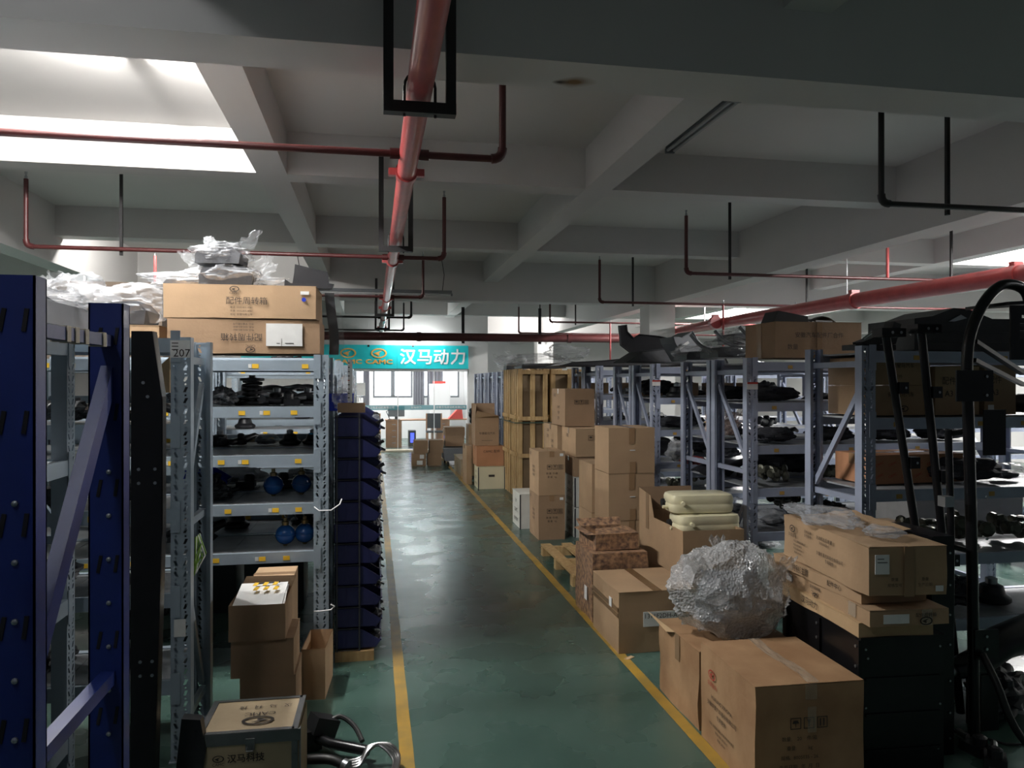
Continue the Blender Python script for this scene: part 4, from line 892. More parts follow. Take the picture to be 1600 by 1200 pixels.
for i in range(40):
    c = (i * 3) % 10; r_ = (i * 7) % 11; k_ = i % 3
    lo = (bx0 + .255, by0 + c * .208 + .1, .075 + r_ * pitch + .03)
    lbl = ('small black part spilling from a navy bin', 'crumpled clear bag in a navy bin', 'dark bracket in a navy bin')[k_]
    lbl += ', %s column, %s level up' % (['first', 'second', 'third', 'fourth', 'fifth', 'sixth', 'seventh', 'eighth', 'ninth', 'tenth'][c], ['lowest', 'second', 'third', 'fourth', 'fifth', 'sixth', 'seventh', 'eighth', 'ninth', 'tenth', 'top'][r_])
    gp = ('parts spilling from bins', 'bags hanging from bins', 'brackets in bins')[k_]
    if k_ == 0: tag(ob('small_part', crumple(.07, .13, .05, i, .3, 14, 8), BLK, loc=lo), lbl, 'part', gp)
    elif k_ == 1: tag(ob('plastic_bag', crumple(.07, .13, .06, i, .4, 18, 12), PLFILM, None, True, loc=lo), lbl, 'bag', gp)
    else: tag(ob('small_bracket', B().obox((0, 0, .02), (.13, .05, .012), .4, .5).tube([(-.05, 0, 0), (.05, .02, .05)], .012, 6), CHAR, loc=lo), lbl, 'part', gp)
t = carton('small brown open box on top of the nearest bin column', -.22, 4.88, 1.56, .17, .16, .06, 0, 1, opened=True, small=True)
bag('crumpled clear bag lying over the top of the bins', (-.20, 5.15, 1.56), (.12, .18, .15), 12.4, PLFILM, 0, amp=.35, ears=1)
bag('smaller clear bag higher up beside the rack post over the bins', (-.20, 6.05, 1.56), (.13, .5, .26), 15.4, PLFILM, 0, amp=.35)
t = dup(proto, (-.13, 5.25, 1.56), 'bright blue bin sitting on top of the bin columns', 8, 'bin on top')
t.children[0].data = t.children[0].data.copy(); t.children[0].data.materials[0] = BINL; bright = t.children[0].data
t = T('zip_tie', 'white cable tie looped round the rack post beside the bins', 'cable tie', (-.30, 4.70, .98)); ob('loop', B().tube([(-.05, 0, .02), (-.02, -.02, 0), (.05, -.02, .0), (.10, .02, .03), (.11, .06, .055)], .004, 6), WHITE, t, True)
t = T('zip_tie', 'white cable tie low on the rack post beside the bins', 'cable tie', (-.30, 4.70, .37)); ob('loop', B().tube([(-.05, 0, .0), (-.02, -.02, .005), (.05, -.02, .01), (.07, -.02, .03), (.05, -.03, .045)], .004, 6), WHITE, t, True)
t = T('strap_bundle', 'tangle of green and white straps hanging in the 207 rack end frame', 'strap', (-.86, 3.98, .98))
for i in range(9):
    a = i * .7; ob('strap', B().tube([(.01, .0 - i * .012, .02), (.03 + .02 * math.sin(a), -.02 - .012 * i, -.05 - .01 * i), (.01, -.05 - .01 * i, -.10 - .02 * (i % 4)), (.03, -.06, -.02)], .0035, 5), GREEN if i % 3 else WHITE, t, True)
t = T('measuring_scale', 'white graduated strip fixed upright beside the bin racks', 'ruler', (-.16, 4.97, 1.63)); ob('strip', B().box(0, 0, 0, .028, .004, .27), WHITE, t)
for i in range(9): ob('mark', B().box(.0, -.002, .02 + i * .028, .012, -.0005, .026 + i * .028), INKRED if i == 4 else INK, t)

# ------------------------------------------------------------------ loose vehicle parts (prototypes)
def P_spring(t):
    pts = [(.055 * math.cos(a * .5), .055 * math.sin(a * .5), .03 + .12 * a / 56) for a in range(57)]
    ob('coil_spring', B().tube(pts, .010, 7), BLK, t, True); ob('damper_body', B().lathe([(.03, 0), (.07, .01), (.07, .025), (.035, .03), (.035, .15), (.075, .155), (.075, .17), (.02, .175), (.02, .19)], n=16), BLKM, t, True)
    ob('lug', B().tube([(-.1, 0, .02), (.1, 0, .02)], .022, 10), BLK, t, True)
def P_arm(t):
    ob('arm', B().tube([(-.22, 0, .05), (-.10, .01, .03), (.02, 0, .045), (.12, -.02, .08), (.2, 0, .05)], [.022, .03, .035, .028, .022], 10), BLK, t, True)
    ob('hub', B().lathe([(.03, 0), (.055, .01), (.055, .05), (.03, .07), (.03, .10), (.015, .11)], (-.02, 0, .0), n=14), BLKM, t, True); ob('eye', B().tube([(-.22, -.03, .05), (-.22, .03, .05)], .034, 12), CHAR, t, True)
def P_hub(t):
    ob('rim', B().lathe([(.09, 0), (.10, .01), (.10, .03), (.07, .05), (.06, .09), (.04, .10)], n=20), BLK, t, True)
    ob('cap', B().lathe([(.03, .10), (.032, .13), (.01, .14)], n=12), STEEL, t, True)
def P_booster(t):
    pr = [(.01, .012)] + [(.062 * math.sin(R(a)), .07 - .062 * math.cos(R(a))) for a in range(20, 176, 12)]
    ob('sphere', B().lathe(pr, n=20), BSPH, t, True); ob('seam_ring', B().lathe([(.062, .065), (.066, .067), (.066, .073), (.062, .075)], n=20), BSPH, t, True)
    ob('valve', B().lathe([(.02, .125), (.022, .15), (.012, .155), (.012, .175)], n=10), mat('brass', (.3, .24, .12), .35, .9), t, True); ob('bottom_stud', B().lathe([(.012, .0), (.018, .014)], n=10), MATS['brass'], t, True)
def P_pump(t):
    ob('pump_body', B().box(-.06, -.05, 0, .06, .05, .05).lathe([(.035, .05), (.035, .09), (.02, .10)], (-.02, 0, 0), n=12), BLK, t); ob('flange', B().box(-.085, -.03, .0, .085, .03, .012).tube([(.05, 0, .06), (.11, 0, .065)], .018, 10), ALU, t)
def P_box(t):
    ob('box_body', B().box(-.11, -.08, 0, .11, .08, .11), CARD[0], t); ob('tape', B().box(-.111, -.02, .1105, .111, .02, .1115), TAPE, t)
def P_lump(t):
    ob('casting', crumple(.26, .2, .14, 21, .35, 26, 16, 2.8), CHAR, t); ob('stub', B().tube([(.05, 0, .08), (.17, .03, .11)], .025, 10), BLKM, t, True)
def P_panel(t):
    ob('moulding', B().grid(lambda u, v: (-.3 + u * .6, -.18 + v * .36, .02 + .10 * math.sin(u * 3.1) * (1 - .4 * v) + .015 * math.sin(v * 9)), 14, 8).grid(lambda u, v: (-.3 + u * .6, -.18 + v * .36, .012 + .10 * math.sin(u * 3.1) * (1 - .4 * v) + .015 * math.sin(v * 9)), 14, 8), BLK, t, True)
    ob('rib', B().box(-.2, -.182, .01, .2, -.172, .05), BLK, t)
def P_bagp(t):
    ob('film', crumple(.26, .2, .10, 33, .32, 30, 20), PLFILM, t, True); ob('wrapped_part', crumple(.18, .13, .06, 35, .2, 16, 10), CHAR, t)
def P_foil(t): ob('film', crumple(.34, .12, .13, 43, .3, 30, 16), film('silver_foil', (.85, .85, .85), .75, .2, .9, 12), t, True)
def P_cloth(t): ob('folded_cover', crumple(.6, .4, .17, 51, .22, 40, 22, 1.8), mat('dark_fabric', (.03, .032, .04), .9, bump=.4, bscale=60), t, True)
def P_gear(t):
    b = B()
    for i in range(14):
        a = i * 2.4; r_ = .03 + .012 * i * .6; b.lathe([(.02, 0), (.034, .006), (.034, .02), (.015, .026)], (r_ * math.cos(a), r_ * math.sin(a), .036 + .012 * (i % 5) + .001 * i), ('x', 'y', 'z')[i % 3], 9)
    ob('small_fittings', b, mat('dull_castings', (.13, .13, .10), .4, .6, var=.5, vscale=20), t)
PR = {}
def item(kind, x, y, z, rz, label, sc=1, group=None):
    nm, cat, fn = {'spring': ('spring_damper', 'spring', P_spring), 'arm': ('control_arm', 'vehicle part', P_arm), 'hub': ('wheel_hub', 'vehicle part', P_hub), 'booster': ('brake_booster', 'vehicle part', P_booster),
                   'pump': ('pump_unit', 'vehicle part', P_pump), 'box': ('small_carton', 'box', P_box), 'lump': ('casting', 'vehicle part', P_lump), 'panel': ('black_moulding', 'vehicle part', P_panel),
                   'bag': ('bagged_part', 'bag', P_bagp), 'foil': ('foil_packet', 'packet', P_foil), 'cloth': ('folded_cover', 'cover', P_cloth), 'gear': ('fitting_pile', 'fittings', P_gear)}[kind]
    if kind not in PR:
        t = T(nm, label, cat, (x, y, z), R(rz), group); fn(t); t.scale = (sc,) * 3; PR[kind] = t; return t
    return dup(PR[kind], (x, y, z), label, R(rz), group, sc)
zz = lambda q: q + .002
item('spring', -.75, 4.98, zz(1.606), 0, 'black coil spring damper standing on the upper shelf under the cartons', 1.0)
for i, (x, y, k_, rz) in enumerate(((-.52, 5.0, 'arm', 10), (-.93, 5.02, 'arm', 170), (-1.15, 5.0, 'lump', 40), (-.62, 5.15, 'hub', 0), (-.42, 5.1, 'hub', 40), (-.50, 4.88, 'pump', 10), (-.90, 4.88, 'lump', 100))):
    item(k_, x, y, zz(1.606), rz, ['black forked arm right of the spring damper', 'black forked arm left of the spring damper', 'rough casting far left on the spring shelf', 'black hub behind the arm right of the spring', 'black hub at the right end of the spring shelf', 'small pump at the front right of the spring shelf', 'rough casting in front, left of the spring'][i], .8)
for i, (x, k_) in enumerate(((-.42, 'hub'), (-.58, 'hub'), (-.74, 'bag'), (-.9, 'arm'), (-1.05, 'hub'), (-1.25, 'lump'))):
    item(k_, x, 5.55, zz(1.313), 15 * i, ['rightmost black hub on the second shelf of the left rack', 'black hub next to the bagged part on the second shelf', 'bagged part with white ring on the second shelf', 'black arm left of the bagged part on the second shelf', 'black hub left of the arm on the second shelf', 'casting half hidden behind the rack end frame'][i], .75)
tag(ob('blue_strip', B().box(-.44, 5.4, 1.39, -.30, 5.43, 1.40), mat('sky_blue', (.03, .35, .65), .4)), 'thin sky blue strip beside the hubs on the second shelf', 'strip')
item('foil', -.93, 5.68, 1.022, 4, 'silver foil packet on the third shelf at the back', 1.0); item('foil', -.50, 5.68, 1.022, -10, 'silver foil packet further right on the third shelf', .8)
item('pump', -.60, 5.5, zz(1.02), 0, 'black pump left of centre on the blue booster shelf'); item('pump', -.86, 5.45, zz(1.02), 180, 'black pump with bright flange, leftmost on the booster shelf'); 
item('booster', -.63, 5.05, zz(1.02), 0, 'blue spherical booster standing centre on the fourth level'); item('booster', -.46, 5.1, zz(1.02), 0, 'blue spherical booster at the right of the fourth level')
item('lump', -.93, 4.95, zz(1.02), 0, 'dark valve block beside the central blue booster', .6); item('lump', -1.05, 5.1, zz(1.02), 70, 'dark casting behind the frame on the booster shelf', 1)
item('booster', -.54, 4.90, zz(.73), 0, 'left one of two blue boosters side by side on the lowest shelf', 1.0); item('booster', -.425, 4.93, zz(.73), 0, 'right one of two blue boosters side by side on the lowest shelf', 1.0)
for i, x in enumerate((-.54, -.425)): tag(ob('bent_pipe', B().tube([(0, 0, 0), (-.03, .01, .05), (-.02, .03, .07), (.03, .06, .02), (.06, .08, -.03)], .006, 8), ALU, None, True, loc=(x, 4.95, .90)), ('bent bright pipe over the left low booster', 'bent bright pipe over the right low booster')[i], 'pipe')
item('lump', -1.1, 5.0, zz(.73), 20, 'dark casting at the left of the lowest left shelf', 1.1); item('hub', -.95, 5.6, zz(.73), 20, 'black hub far back on the lowest left shelf', .9); item('hub', -.5, 5.7, zz(.73), 20, 'black hub at the back right of the lowest left shelf', .9)
for i, (x, z, k_) in enumerate(((-1.10, 1.56, 'arm'), (-1.15, 1.17, 'lump'), (-1.12, .78, 'arm'), (-1.15, .38, 'hub'), (-1.45, 1.56, 'lump'), (-1.5, 1.17, 'hub'), (-1.5, .78, 'lump'), (-1.5, .38, 'lump'), (-1.8, 1.17, 'arm'), (-1.8, .78, 'hub'))):
    item(k_, x, 3.95, zz(z), 37 * i, 'dark part %s of the 207 rack' % ['at the right end on the second shelf', 'at the right end on the third shelf', 'at the right end on the fourth shelf', 'at the right end on the bottom shelf', 'in the middle on the second shelf', 'in the middle on the third shelf', 'in the middle on the fourth shelf', 'in the middle on the bottom shelf', 'further left on the third shelf', 'further left on the fourth shelf'][i], .85)
tag(ob('tan_board', B().prism([(0, 0), (.16, 0), (.16, .18), (.10, .12), (0, .08)], 0, .05), CARD[2], loc=(-1.16, 4.02, 1.70)), 'torn tan board upright behind the 207 post', 'board')
dup(proto, (-1.22, 5.2, 1.06), 'bright blue bin glimpsed left of the 207 post', 0, 'bins in the rack').children[0].data = bright
# dark crates on the floor behind the left rack, and goods deeper on the left racks
for i in range(30):
    r_ = i // 6; q = i % 6; y = (7.6, 9.55, 11.75, 13.85, 6.85)[r_]; z = [1.886, 1.606, 1.313, 1.02, .73, 0][q]
    if r_ == 4: z = [1.9, 1.5, 1.1, .7, .3, 0][q]
    x = (-.85 - .18 * (i % 4)) if r_ < 4 else -2.0 - .2 * (i % 5)
    item(('lump', 'box', 'arm', 'bag', 'hub', 'panel')[(i * 5) % 6], x, y, zz(z), i * 40, 'goods on the %s level of the %s rack deep on the left' % (['top', 'upper', 'second', 'third', 'lowest', 'floor'][q], ['third', 'fourth', 'fifth', 'sixth', 'farthest left'][r_]), .95)
for i, x in enumerate((-.75, -1.25, -1.75)):
    t = T('dark_crate', ('right', 'middle', 'left')[i] + ' dark crate on the floor behind the lowest left shelf', 'crate', (x - .22, 6.05, 0)); ob('box_body', B().box(0, 0, 0, .44, .4, .40), BLK, t); ob('rim', B().box(-.01, -.01, .40, .45, .41, .43), BLK, t)

# bags and mouldings on the left rack tops
def slab_part(sx, sy, sz): return B().prism([(-sx / 2, 0), (sx / 2, 0), (sx / 2 + .01, sz * .6), (sx / 2 - .04, sz), (-sx / 2 + .02, sz * .85), (-sx / 2, sz * .5)], -sy / 2, sy / 2)
bag('large clear bag over dark parts, left of the long cartons', (-1.55, 5.0, 2.10), (.60, .5, .26), 2.2, PLFILM, 0, slab_part(.4, .3, .14), ears=2)
bag('clear bag lying low behind the second blue post top', (-1.72, 4.5, 2.0), (.5, .4, .15), 6.2, PLFILM, 20, slab_part(.35, .25, .09))
bag('clear bag mound highest above the blue frame', (-1.95, 5.4, 2.10), (.55, .5, .36), 16.2, PLFILM, 0, slab_part(.3, .3, .15), ears=1)
bag('long clear bag spread behind the upper long carton', (-1.02, 5.05, 2.335), (.8, .35, .12), 26.2, PLFILM, 0, slab_part(.5, .2, .06), ears=1)
bag('middle bag with grey moulding on the upper long carton', (-.90, 4.96, 2.345), (.40, .3, .15), 37.2, PLFILM, 6, slab_part(.30, .22, .12), ears=2)
bag('top bag with dark moulding crowning the pile on the long cartons', (-.93, 4.96, 2.48), (.33, .3, .14), 44.2, PLFILM, -5, slab_part(.26, .2, .10), ears=2)
bag('clear bag over grey board just behind the blue post', (-1.35, 3.3, 2.01), (.45, .5, .12), 41.2, PLFILM, 0, slab_part(.3, .3, .08))
tag(ob('grey_board', B().prism([(0, 0), (.5, 0), (.46, .09), (.02, .11)], 0, .6), GREYP, loc=(-1.60, 2.75, 1.955)), 'grey board in film atop the lengthwise rack', 'board')
t = T('black_moulding', 'upright bent black rubber panel at the end of the long cartons', 'vehicle part', (-.40, 4.88, 2.335))
ob('panel', B().prism([(-.10, .0), (.13, -.0), (.12, .11), (-.08, .155), (-.085, .10)], 0, .03), BLK, t); ob('curled_base', B().prism([(-.14, 0), (.15, 0), (.16, .03), (.12, .035), (-.10, .03), (-.135, .055)], -.05, .0), BLK, t)
t = T('black_strip', 'black rubber strip in clear film hanging beside the long cartons', 'vehicle part', (-.30, 5.0, 1.93)); ob('strip', B().grid(lambda u, v: (-.0 + u * .06 + .008 * math.sin(v * 5) + .02 * (1 - v), .02 * math.sin(v * 9), v * .40), 4, 16), BLK, t, True)
ob('film', B().grid(lambda u, v: (-.01 + u * .10 + .01 * math.sin(v * 4) + .03 * (1 - v), -.03 + .02 * math.sin(v * 7 + u * 3), -.12 + v * .52), 8, 20), PLFILM, t, True)
# wrapped goods in the lengthwise rack
for i, (y, z, sx, sy, sz) in enumerate(((2.35, 1.43, .38, .5, .40), (3.0, 1.43, .38, .5, .38), (2.4, .84, .4, .5, .38), (3.0, .84, .4, .5, .42), (2.4, .25, .4, .5, .45), (3.05, .25, .4, .5, .45))):
    t = T('wrapped_bundle', 'grey paper wrapped bundle on the %s level, %s, behind the blue frame' % (['upper', 'upper', 'middle', 'middle', 'low', 'low'][i], ['near', 'far'][i % 2]), 'bundle', (-1.55, y, z))
    ob('wrap', crumple(sx, sy, sz, 60 + i, .14, 40, 24, 1.6), WRAP, t, True); ob('twine', B().box(-sx * .48, -.008, sz * .5, sx * .51, .008, sz * .52), PAPER, t)
for i, (y, z) in enumerate(((2.2, 1.435), (2.75, 1.435), (2.2, .845), (2.8, .845), (2.5, .255), (3.2, .255))):
    item(('arm', 'hub', 'lump')[i % 3], -1.34, y, z, 60 + i * 30, 'dark part at the front of the %s level behind the blue frame, %s' % (['upper', 'upper', 'middle', 'middle', 'low', 'low'][i], ['near', 'far'][i % 2]), .8)

# junk on the floor at the bottom
t = T('pipe_assembly', 'bright bent metal pipes with black joints on the floor by the left line', 'vehicle part', (.01, 3.42, 0))
for i in range(4):
    o_ = i * .022; ob('bent_tube', B().tube(sm([(-.13 - o_, .02 + o_, .03), (-.07, .03 + o_, .035), (-.03, .07 + o_ * .6, .08), (.02 + o_ * .7, .09, .09), (.08 + o_ * .4, .03, .05), (.06, -.05 - o_, .03), (-.04, -.09 - o_, .015)]), .008, 8), ALU, t, True)
ob('black_hose', B().tube(sm([(-.13, .03, .04), (-.20, .06, .06), (-.30, .10, .05)]), .022, 10), RUBBER, t, True); ob('hose_clamp', B().tube([(-.12, .02, .04), (-.14, .035, .045)], .027, 12), STEEL, t, True)
t = T('black_mechanism', 'black hinge mechanism lying next to the wooden case', 'vehicle part', (-.24, 3.75, 0))
ob('housing', B().obox((0, 0, .10), (.12, .10, .08), .5, .4).obox((-.06, .0, .05), (.10, .12, .09), .2), BLK, t); ob('arm', B().tube([(-.05, 0, .05), (.05, -.12, .06), (.22, -.20, .05)], .024, 10), BLKM, t, True); ob('hose', B().tube(sm([(.02, 0, .10), (.08, .03, .12), (.15, -.02, .09), (.19, -.10, .05)]), .012, 8), RUBBER, t, True)
bag('clear bag on the floor at the bottom edge beside the wooden case', (-.13, 3.10, .0), (.34, .25, .14), 71, PLFILM, 0, crumple(.2, .15, .07, 3, .2, 14, 8))
tag(ob('black_rod', B().tube([(0, 0, .02), (.17, .03, .03)], .015, 10), RUBBER, None, True, loc=(.06, 3.3, 0)), 'short black rod lying on the left yellow line', 'rod')
tag(ob('card_scrap', B().obox((0, 0, .004), (.07, .03, .004), .6), CARD[2], loc=(1.60, 4.58, 0)), 'torn cardboard scrap on the floor at the right yellow line', 'scrap')

# ------------------------------------------------------------------ right rack contents and tops
t = carton('big brown carton on top of the slate rack, upper right of centre', 2.97, 5.22, 1.938, .72, .46, .27, 0, 1, tape=None)
lines(t, 'front', .36, .17, ['安徽汽车配件厂合作'], .045); lines(t, 'front', .14, .08, ['数量'], .045); ob('tape', B().box(-.004, .2, 0, -.002, .26, .27).box(.34, -.0055, 0, .385, -.004, .27), TAPE, t)
t = T('black_moulding', 'pointed black moulding lying on the big brown rack-top carton', 'vehicle part', (3.10, 5.35, 2.215)); ob('panel', B().prism([(-.07, 0), (.22, 0), (.22, .05), (-.03, .09)], 0, .2), BLK, t)
item('panel', 3.45, 5.45, 2.215, 15, 'dark ragged moulding behind the pointed one on the brown carton', .45)
# black bumper mass on rack A
t = T('black_bumper', 'broad black plastic bumper on top of the rack at the right', 'vehicle part', (3.20, 3.9, 1.94))
ob('bumper_shell', B().prism([(-.10, .0), (.75, .0), (.78, .12), (.70, .19), (.42, .19), (.26, .245), (.16, .25), (.02, .20), (-.10, .185)], 0, .42), BLK, t)
ob('lamp_recess', B().prism([(.12, .17), (.20, .21), (.24, .19), (.16, .17)], -.01, .0), STEEL, t); 
for z in (.05, .11): ob('groove', B().box(-.06, -.006, z, .7, -.001, z + .008), BLK, t)
t = T('black_fitting', 'small black clip assembly on the rack top left of the bumper', 'vehicle part', (2.86, 3.95, 1.94)); ob('housing', B().obox((.02, 0, .06), (.22, .1, .05), 0, -.35).obox((.12, 0, .10), (.05, .08, .12), 0, .3).box(-.14, -.05, 0, .12, .08, .03), BLK, t); ob('pin', B().tube([(-.1, -.06, .06), (-.04, -.06, .1)], .008, 6), ALU, t)
# cartons in rack A
for i, (x, y, z, sx, sy, sz, m) in enumerate(((2.86, 4.5, 1.735, .44, .4, .165, 0), (2.86, 4.5, 1.555, .44, .4, .175, 0), (3.32, 4.0, 1.555, .30, .35, .29, 0), (3.66, 4.0, 1.555, .22, .35, .30, 1))):
    t = carton(['upper printed carton on the shelf behind the tan brace frame', 'lower printed carton with round logo behind the tan brace frame', 'torn-labelled carton between the leaning poles', 'brown carton right of the torn-labelled one'][i], x, y - (.48 if i < 2 else 0) + .0, z, sx, sy if i > 1 else .36, sz, 0, m, small=True, tape=None)
    if i < 2: lines(t, 'front', .24, sz * .7, ['安徽星马汽车'], .03); (logo(t, 'front', (.26, -.006, .04), .06) if i else lines(t, 'front', .2, .05, ['汽车配件'], .025))
    else: lines(t, 'front', sx * .3, sz * .7, ['配件', 'A3'], .05)
ob('paper_sticker', B().box(.02, -.006, .02, .06, -.004, .06), PAPER, t)
t = carton('reddish printed carton on the middle shelf behind the brace frame', 2.90, 4.02, 1.145, .66, .32, .17, 3, 3, small=True)
for i in range(7):
    for j in range(2): write(t, 'front', (.06 + i * .09, -.006, .05 + j * .07), 'CAMC', .022, INKRED, 20)
carton('small tan carton on the low shelf behind the brace frame', 2.93, 4.0, .765, .30, .3, .12, 0, 0, small=True)
for i, (k_, x, z, rz, s_) in enumerate((('cloth', 3.55, 1.145, 0, .9), ('gear', 3.3, .765, 0, 1.3), ('gear', 3.6, .765, 70, 1.4), ('lump', 3.05, .385, 0, 1.2), ('lump', 3.5, .385, 90, 1.3), ('foil', 3.45, 1.62, 10, .7), ('bag', 3.9, 1.145, 0, 1.0), ('hub', 3.8, .385, 0, 1.1), ('cloth', 4.1, 1.557, 0, .7), ('gear', 3.95, .765, 0, 1.3))):
    item(k_, x, 4.1, zz(z), rz, 'item on the tan-brace rack: ' + ['folded dark cover, middle shelf', 'fittings heap, centre of fourth shelf', 'fittings heap, right part of fourth shelf', 'casting, left of bottom shelf', 'casting, centre of bottom shelf', 'bright foil piece beside the printed carton', 'bagged part, right of middle shelf', 'black hub, right of bottom shelf', 'folded dark cover, far right upper shelf', 'fittings heap, far right fourth shelf'][i], s_)
t = T('grey_carton', 'large grey carton behind the black poles at the right edge', 'box', (3.62, 4.6, .64)); ob('box_body', shell(.9, .4, .36, .01, 4), mat('grey_board', (.22, .22, .22), .8, var=.15), t); ob('lid', B().box(-.01, -.01, .36, .91, .41, .37), MATS['grey_board'], t)
# B, C, D double racks: dark goods
kinds = ['cloth', 'lump', 'panel', 'bag', 'arm', 'cloth', 'gear', 'hub', 'lump', 'bag']
for ri, (nm, xs, y0) in enumerate((('rack behind the tanks', 2.95, 5.5), ('rack right of the tall pile', 2.95, 7.4), ('rack beside the crate', 2.95, 9.3))):
    for zi, z in enumerate([1.60, 1.28, .96, .63, .0]):
        for q in range(4 if ri == 0 else 3):
            kk = kinds[(ri * 7 + zi * 3 + q * 2) % 10]
            if ri == 0 and zi == 2: kk = 'gear'
            if ri == 0 and zi == 1: kk = 'cloth'
            x = xs + .15 + q * .50
            for hy in (0, .63):
                if hy and (q > 1 or ri == 2): continue
                item(kk if not hy else kinds[(zi + q * 3) % 10], x, y0 + hy, zz(z), (ri * 50 + zi * 33 + q * 70) % 40 if kk in ('cloth', 'panel', 'gear') else ri * 50 + zi * 33 + q * 70,
                     '%s %s on the %s level, %s half, %s' % (['first', 'second', 'third', 'fourth'][q], {'cloth': 'dark folded cover', 'lump': 'rough casting', 'panel': 'black moulding', 'bag': 'bagged part', 'arm': 'black arm', 'gear': 'fittings heap', 'hub': 'black hub'}[kk if not hy else kinds[(zi + q * 3) % 10]],
                      ['upper', 'second', 'third', 'lowest', 'floor'][zi], ['front', 'back'][hy > 0], nm), (1.15, 1.1, 1)[ri] if kk not in ('cloth', 'panel') else .72)
for i, (x, y, z) in enumerate(((3.05, 5.45, 1.605), (3.30, 5.5, 1.605))):
    item('box', x + .9, y, z, 10, ('small tan carton', 'second small tan carton')[i] + ' far along the upper shelf behind the tanks', .9)
for j in range(7):
    item('box', 3.0 + (j % 4) * .42, (8.0, 9.95)[j // 4], 1.605, 0, '%s small tan carton on the upper shelf of the %s slate rack' % (['first', 'second', 'third', 'fourth'][j % 4], ['third', 'crate-side'][j // 4]), 1.3)
bag('pinkish clear bag dangling from the middle shelf by the slate post', (2.93, 6.0, 1.30), (.30, .3, .24), 81, film('rosy_film', (.75, .58, .52), .35, .15, .8, 14), 0, None, ears=1)
bag('clear bag sagging from the third shelf between slate posts', (2.95, 7.0, .97), (.2, .3, .22), 82, PLFILM, 0, crumple(.12, .15, .1, 5, .3, 14, 8))
tag(ob('red_part', crumple(.26, .2, .08, 90, .25, 24, 12), mat('dark_red_plastic', (.2, .02, .02), .3), loc=(2.98, 6.75, .97)), 'dark red part on the third shelf between slate posts', 'vehicle part')
bag('clear bag on the rack shelf behind the milky tanks', (2.98, 5.0, .66), (.34, .3, .2), 83, PLFILM, 0, crumple(.2, .2, .12, 8, .3, 14, 8)) if 0 else None
# rack tops: dark mouldings and film
def top_panel(label, x, y, z, rz, pts, depth, m=BLK, name='black_moulding'):
    t = T(name, label, 'vehicle part', (x, y, z), R(rz)); ob('panel', B().prism(pts, 0, depth), m, t); ob('edge_rim', B().tube([(p[0], -.006, p[1]) for p in pts], .007, 6, cap=False), m, t); return t
top_panel('curved black moulding standing on the rack top behind the open carton pile', 2.86, 8.1, 1.972, -8, [(-.15, .42), (-.13, .20), (0, .10), (.25, .06), (.9, .06), (.95, .16), (.8, .19), (.3, .30), (.08, .32), (.02, .28), (-.05, .35), (-.06, .43)], .05)
top_panel('grey curved visor tilted on the rack top, with bright slot', 2.98, 7.2, 1.972, 8, [(.0, .24), (.02, .18), (.14, .0), (.42, .0), (.5, .05), (.36, .14), (.27, .22), (.22, .30), (.10, .24)], .28, GREYP)
tag(ob('slot_sticker', B().obox((3.09, 7.18, 2.13), (.11, .004, .025), 0, -.6), PAPER), 'white slot-shaped sticker on the grey tilted visor', 'sticker')
top_panel('flat black sheet spread over the top of the crate-side rack', 2.55, 9.2, 1.965, 0, [(-.25, -.0), (.2, .0), (1.5, .0), (1.5, .05), (.7, .10), (.3, .06), (-.1, .04)], .8)
top_panel('dark low moulding under the grey visor', 2.95, 7.7, 1.968, 4, [(-.3, 0), (.9, 0), (.85, .10), (.3, .16), (-.1, .12)], .4, CHAR)
for i in range(4):
    t = T('bumper_trim', '%s glossy grey trim strip curving over the rack-top bags' % ['first', 'second', 'third', 'fourth'][i], 'vehicle part', (2.95 + i * .18, 5.95 - i * .1, 1.97 + i * .03))
    ob('strip', B().tube(sm([(-.20, .3, .20), (-.15, .2, .10), (-.05, .06, .03), (.10, 0, .01), (.42, .0, .03)]), .016, 8), GREYP, t, True)
bag('bag of grey trims on the rack top, right of the visor', (3.05, 6.1, 1.965), (.5, .5, .17), 84, PLFILM, 0, slab_part(.4, .35, .1)); bag('rumpled bag sagging at the front of the rack top', (2.97, 6.65, 1.965), (.42, .4, .14), 85, PLFILM, 0, slab_part(.3, .3, .08))
bag('bag of dark trims higher in the rack-top heap', (3.25, 6.2, 2.09), (.55, .5, .15), 86, PLFILM, 0, slab_part(.4, .3, .1))
for i in range(3): tag(ob('trim_strip', B().tube([(0, 0, 0), (-.03, 0, .12), (-.05, 0, .20)], .008, 6), BLK, None, True, loc=(3.25 + i * .07, 5.6, 2.0)), '%s short upright black rod on the rack-top trims' % ['left', 'middle', 'right'][i], 'rod')
bag('wide sheet of clear film draped over the pine crates', (2.60, 11.7, 1.975), (1.1, 1.0, .22), 87, PLFILM, 0, slab_part(.7, .6, .08), ears=1); bag('puffed clear bag on the film above the crates', (2.95, 11.4, 2.10), (.7, .6, .24), 88, PLFILM, 0, None)
bag('film bundle hanging over the far slate racks', (2.45, 13.2, 1.965), (.6, .9, .28), 89, PLFILM, 0, slab_part(.3, .3, .15), ears=2)
for i, (x, y) in enumerate(((3.5, 10.0), (3.1, 14.2), (3.0, 15.4))):
    carton(['tan carton on the top of the crate-side rack', 'carton on the nearest far-row rack top', 'carton on a farther far-row rack top'][i], x, y, 1.97 if i == 0 else 1.935, .5, .4, .12, 0, 2, small=True)
for i in range(10):
    y = 13.2 + 1.1 * (i // 2); item(('lump', 'bag', 'box', 'panel', 'lump')[i // 2], 2.8, y, [1.605, .965][i % 2], i * 30, 'goods on the %s shelf of far-row rack %s' % (['upper', 'third'][i % 2], ['nearest', 'second', 'third', 'fourth', 'last'][i // 2]), 1)
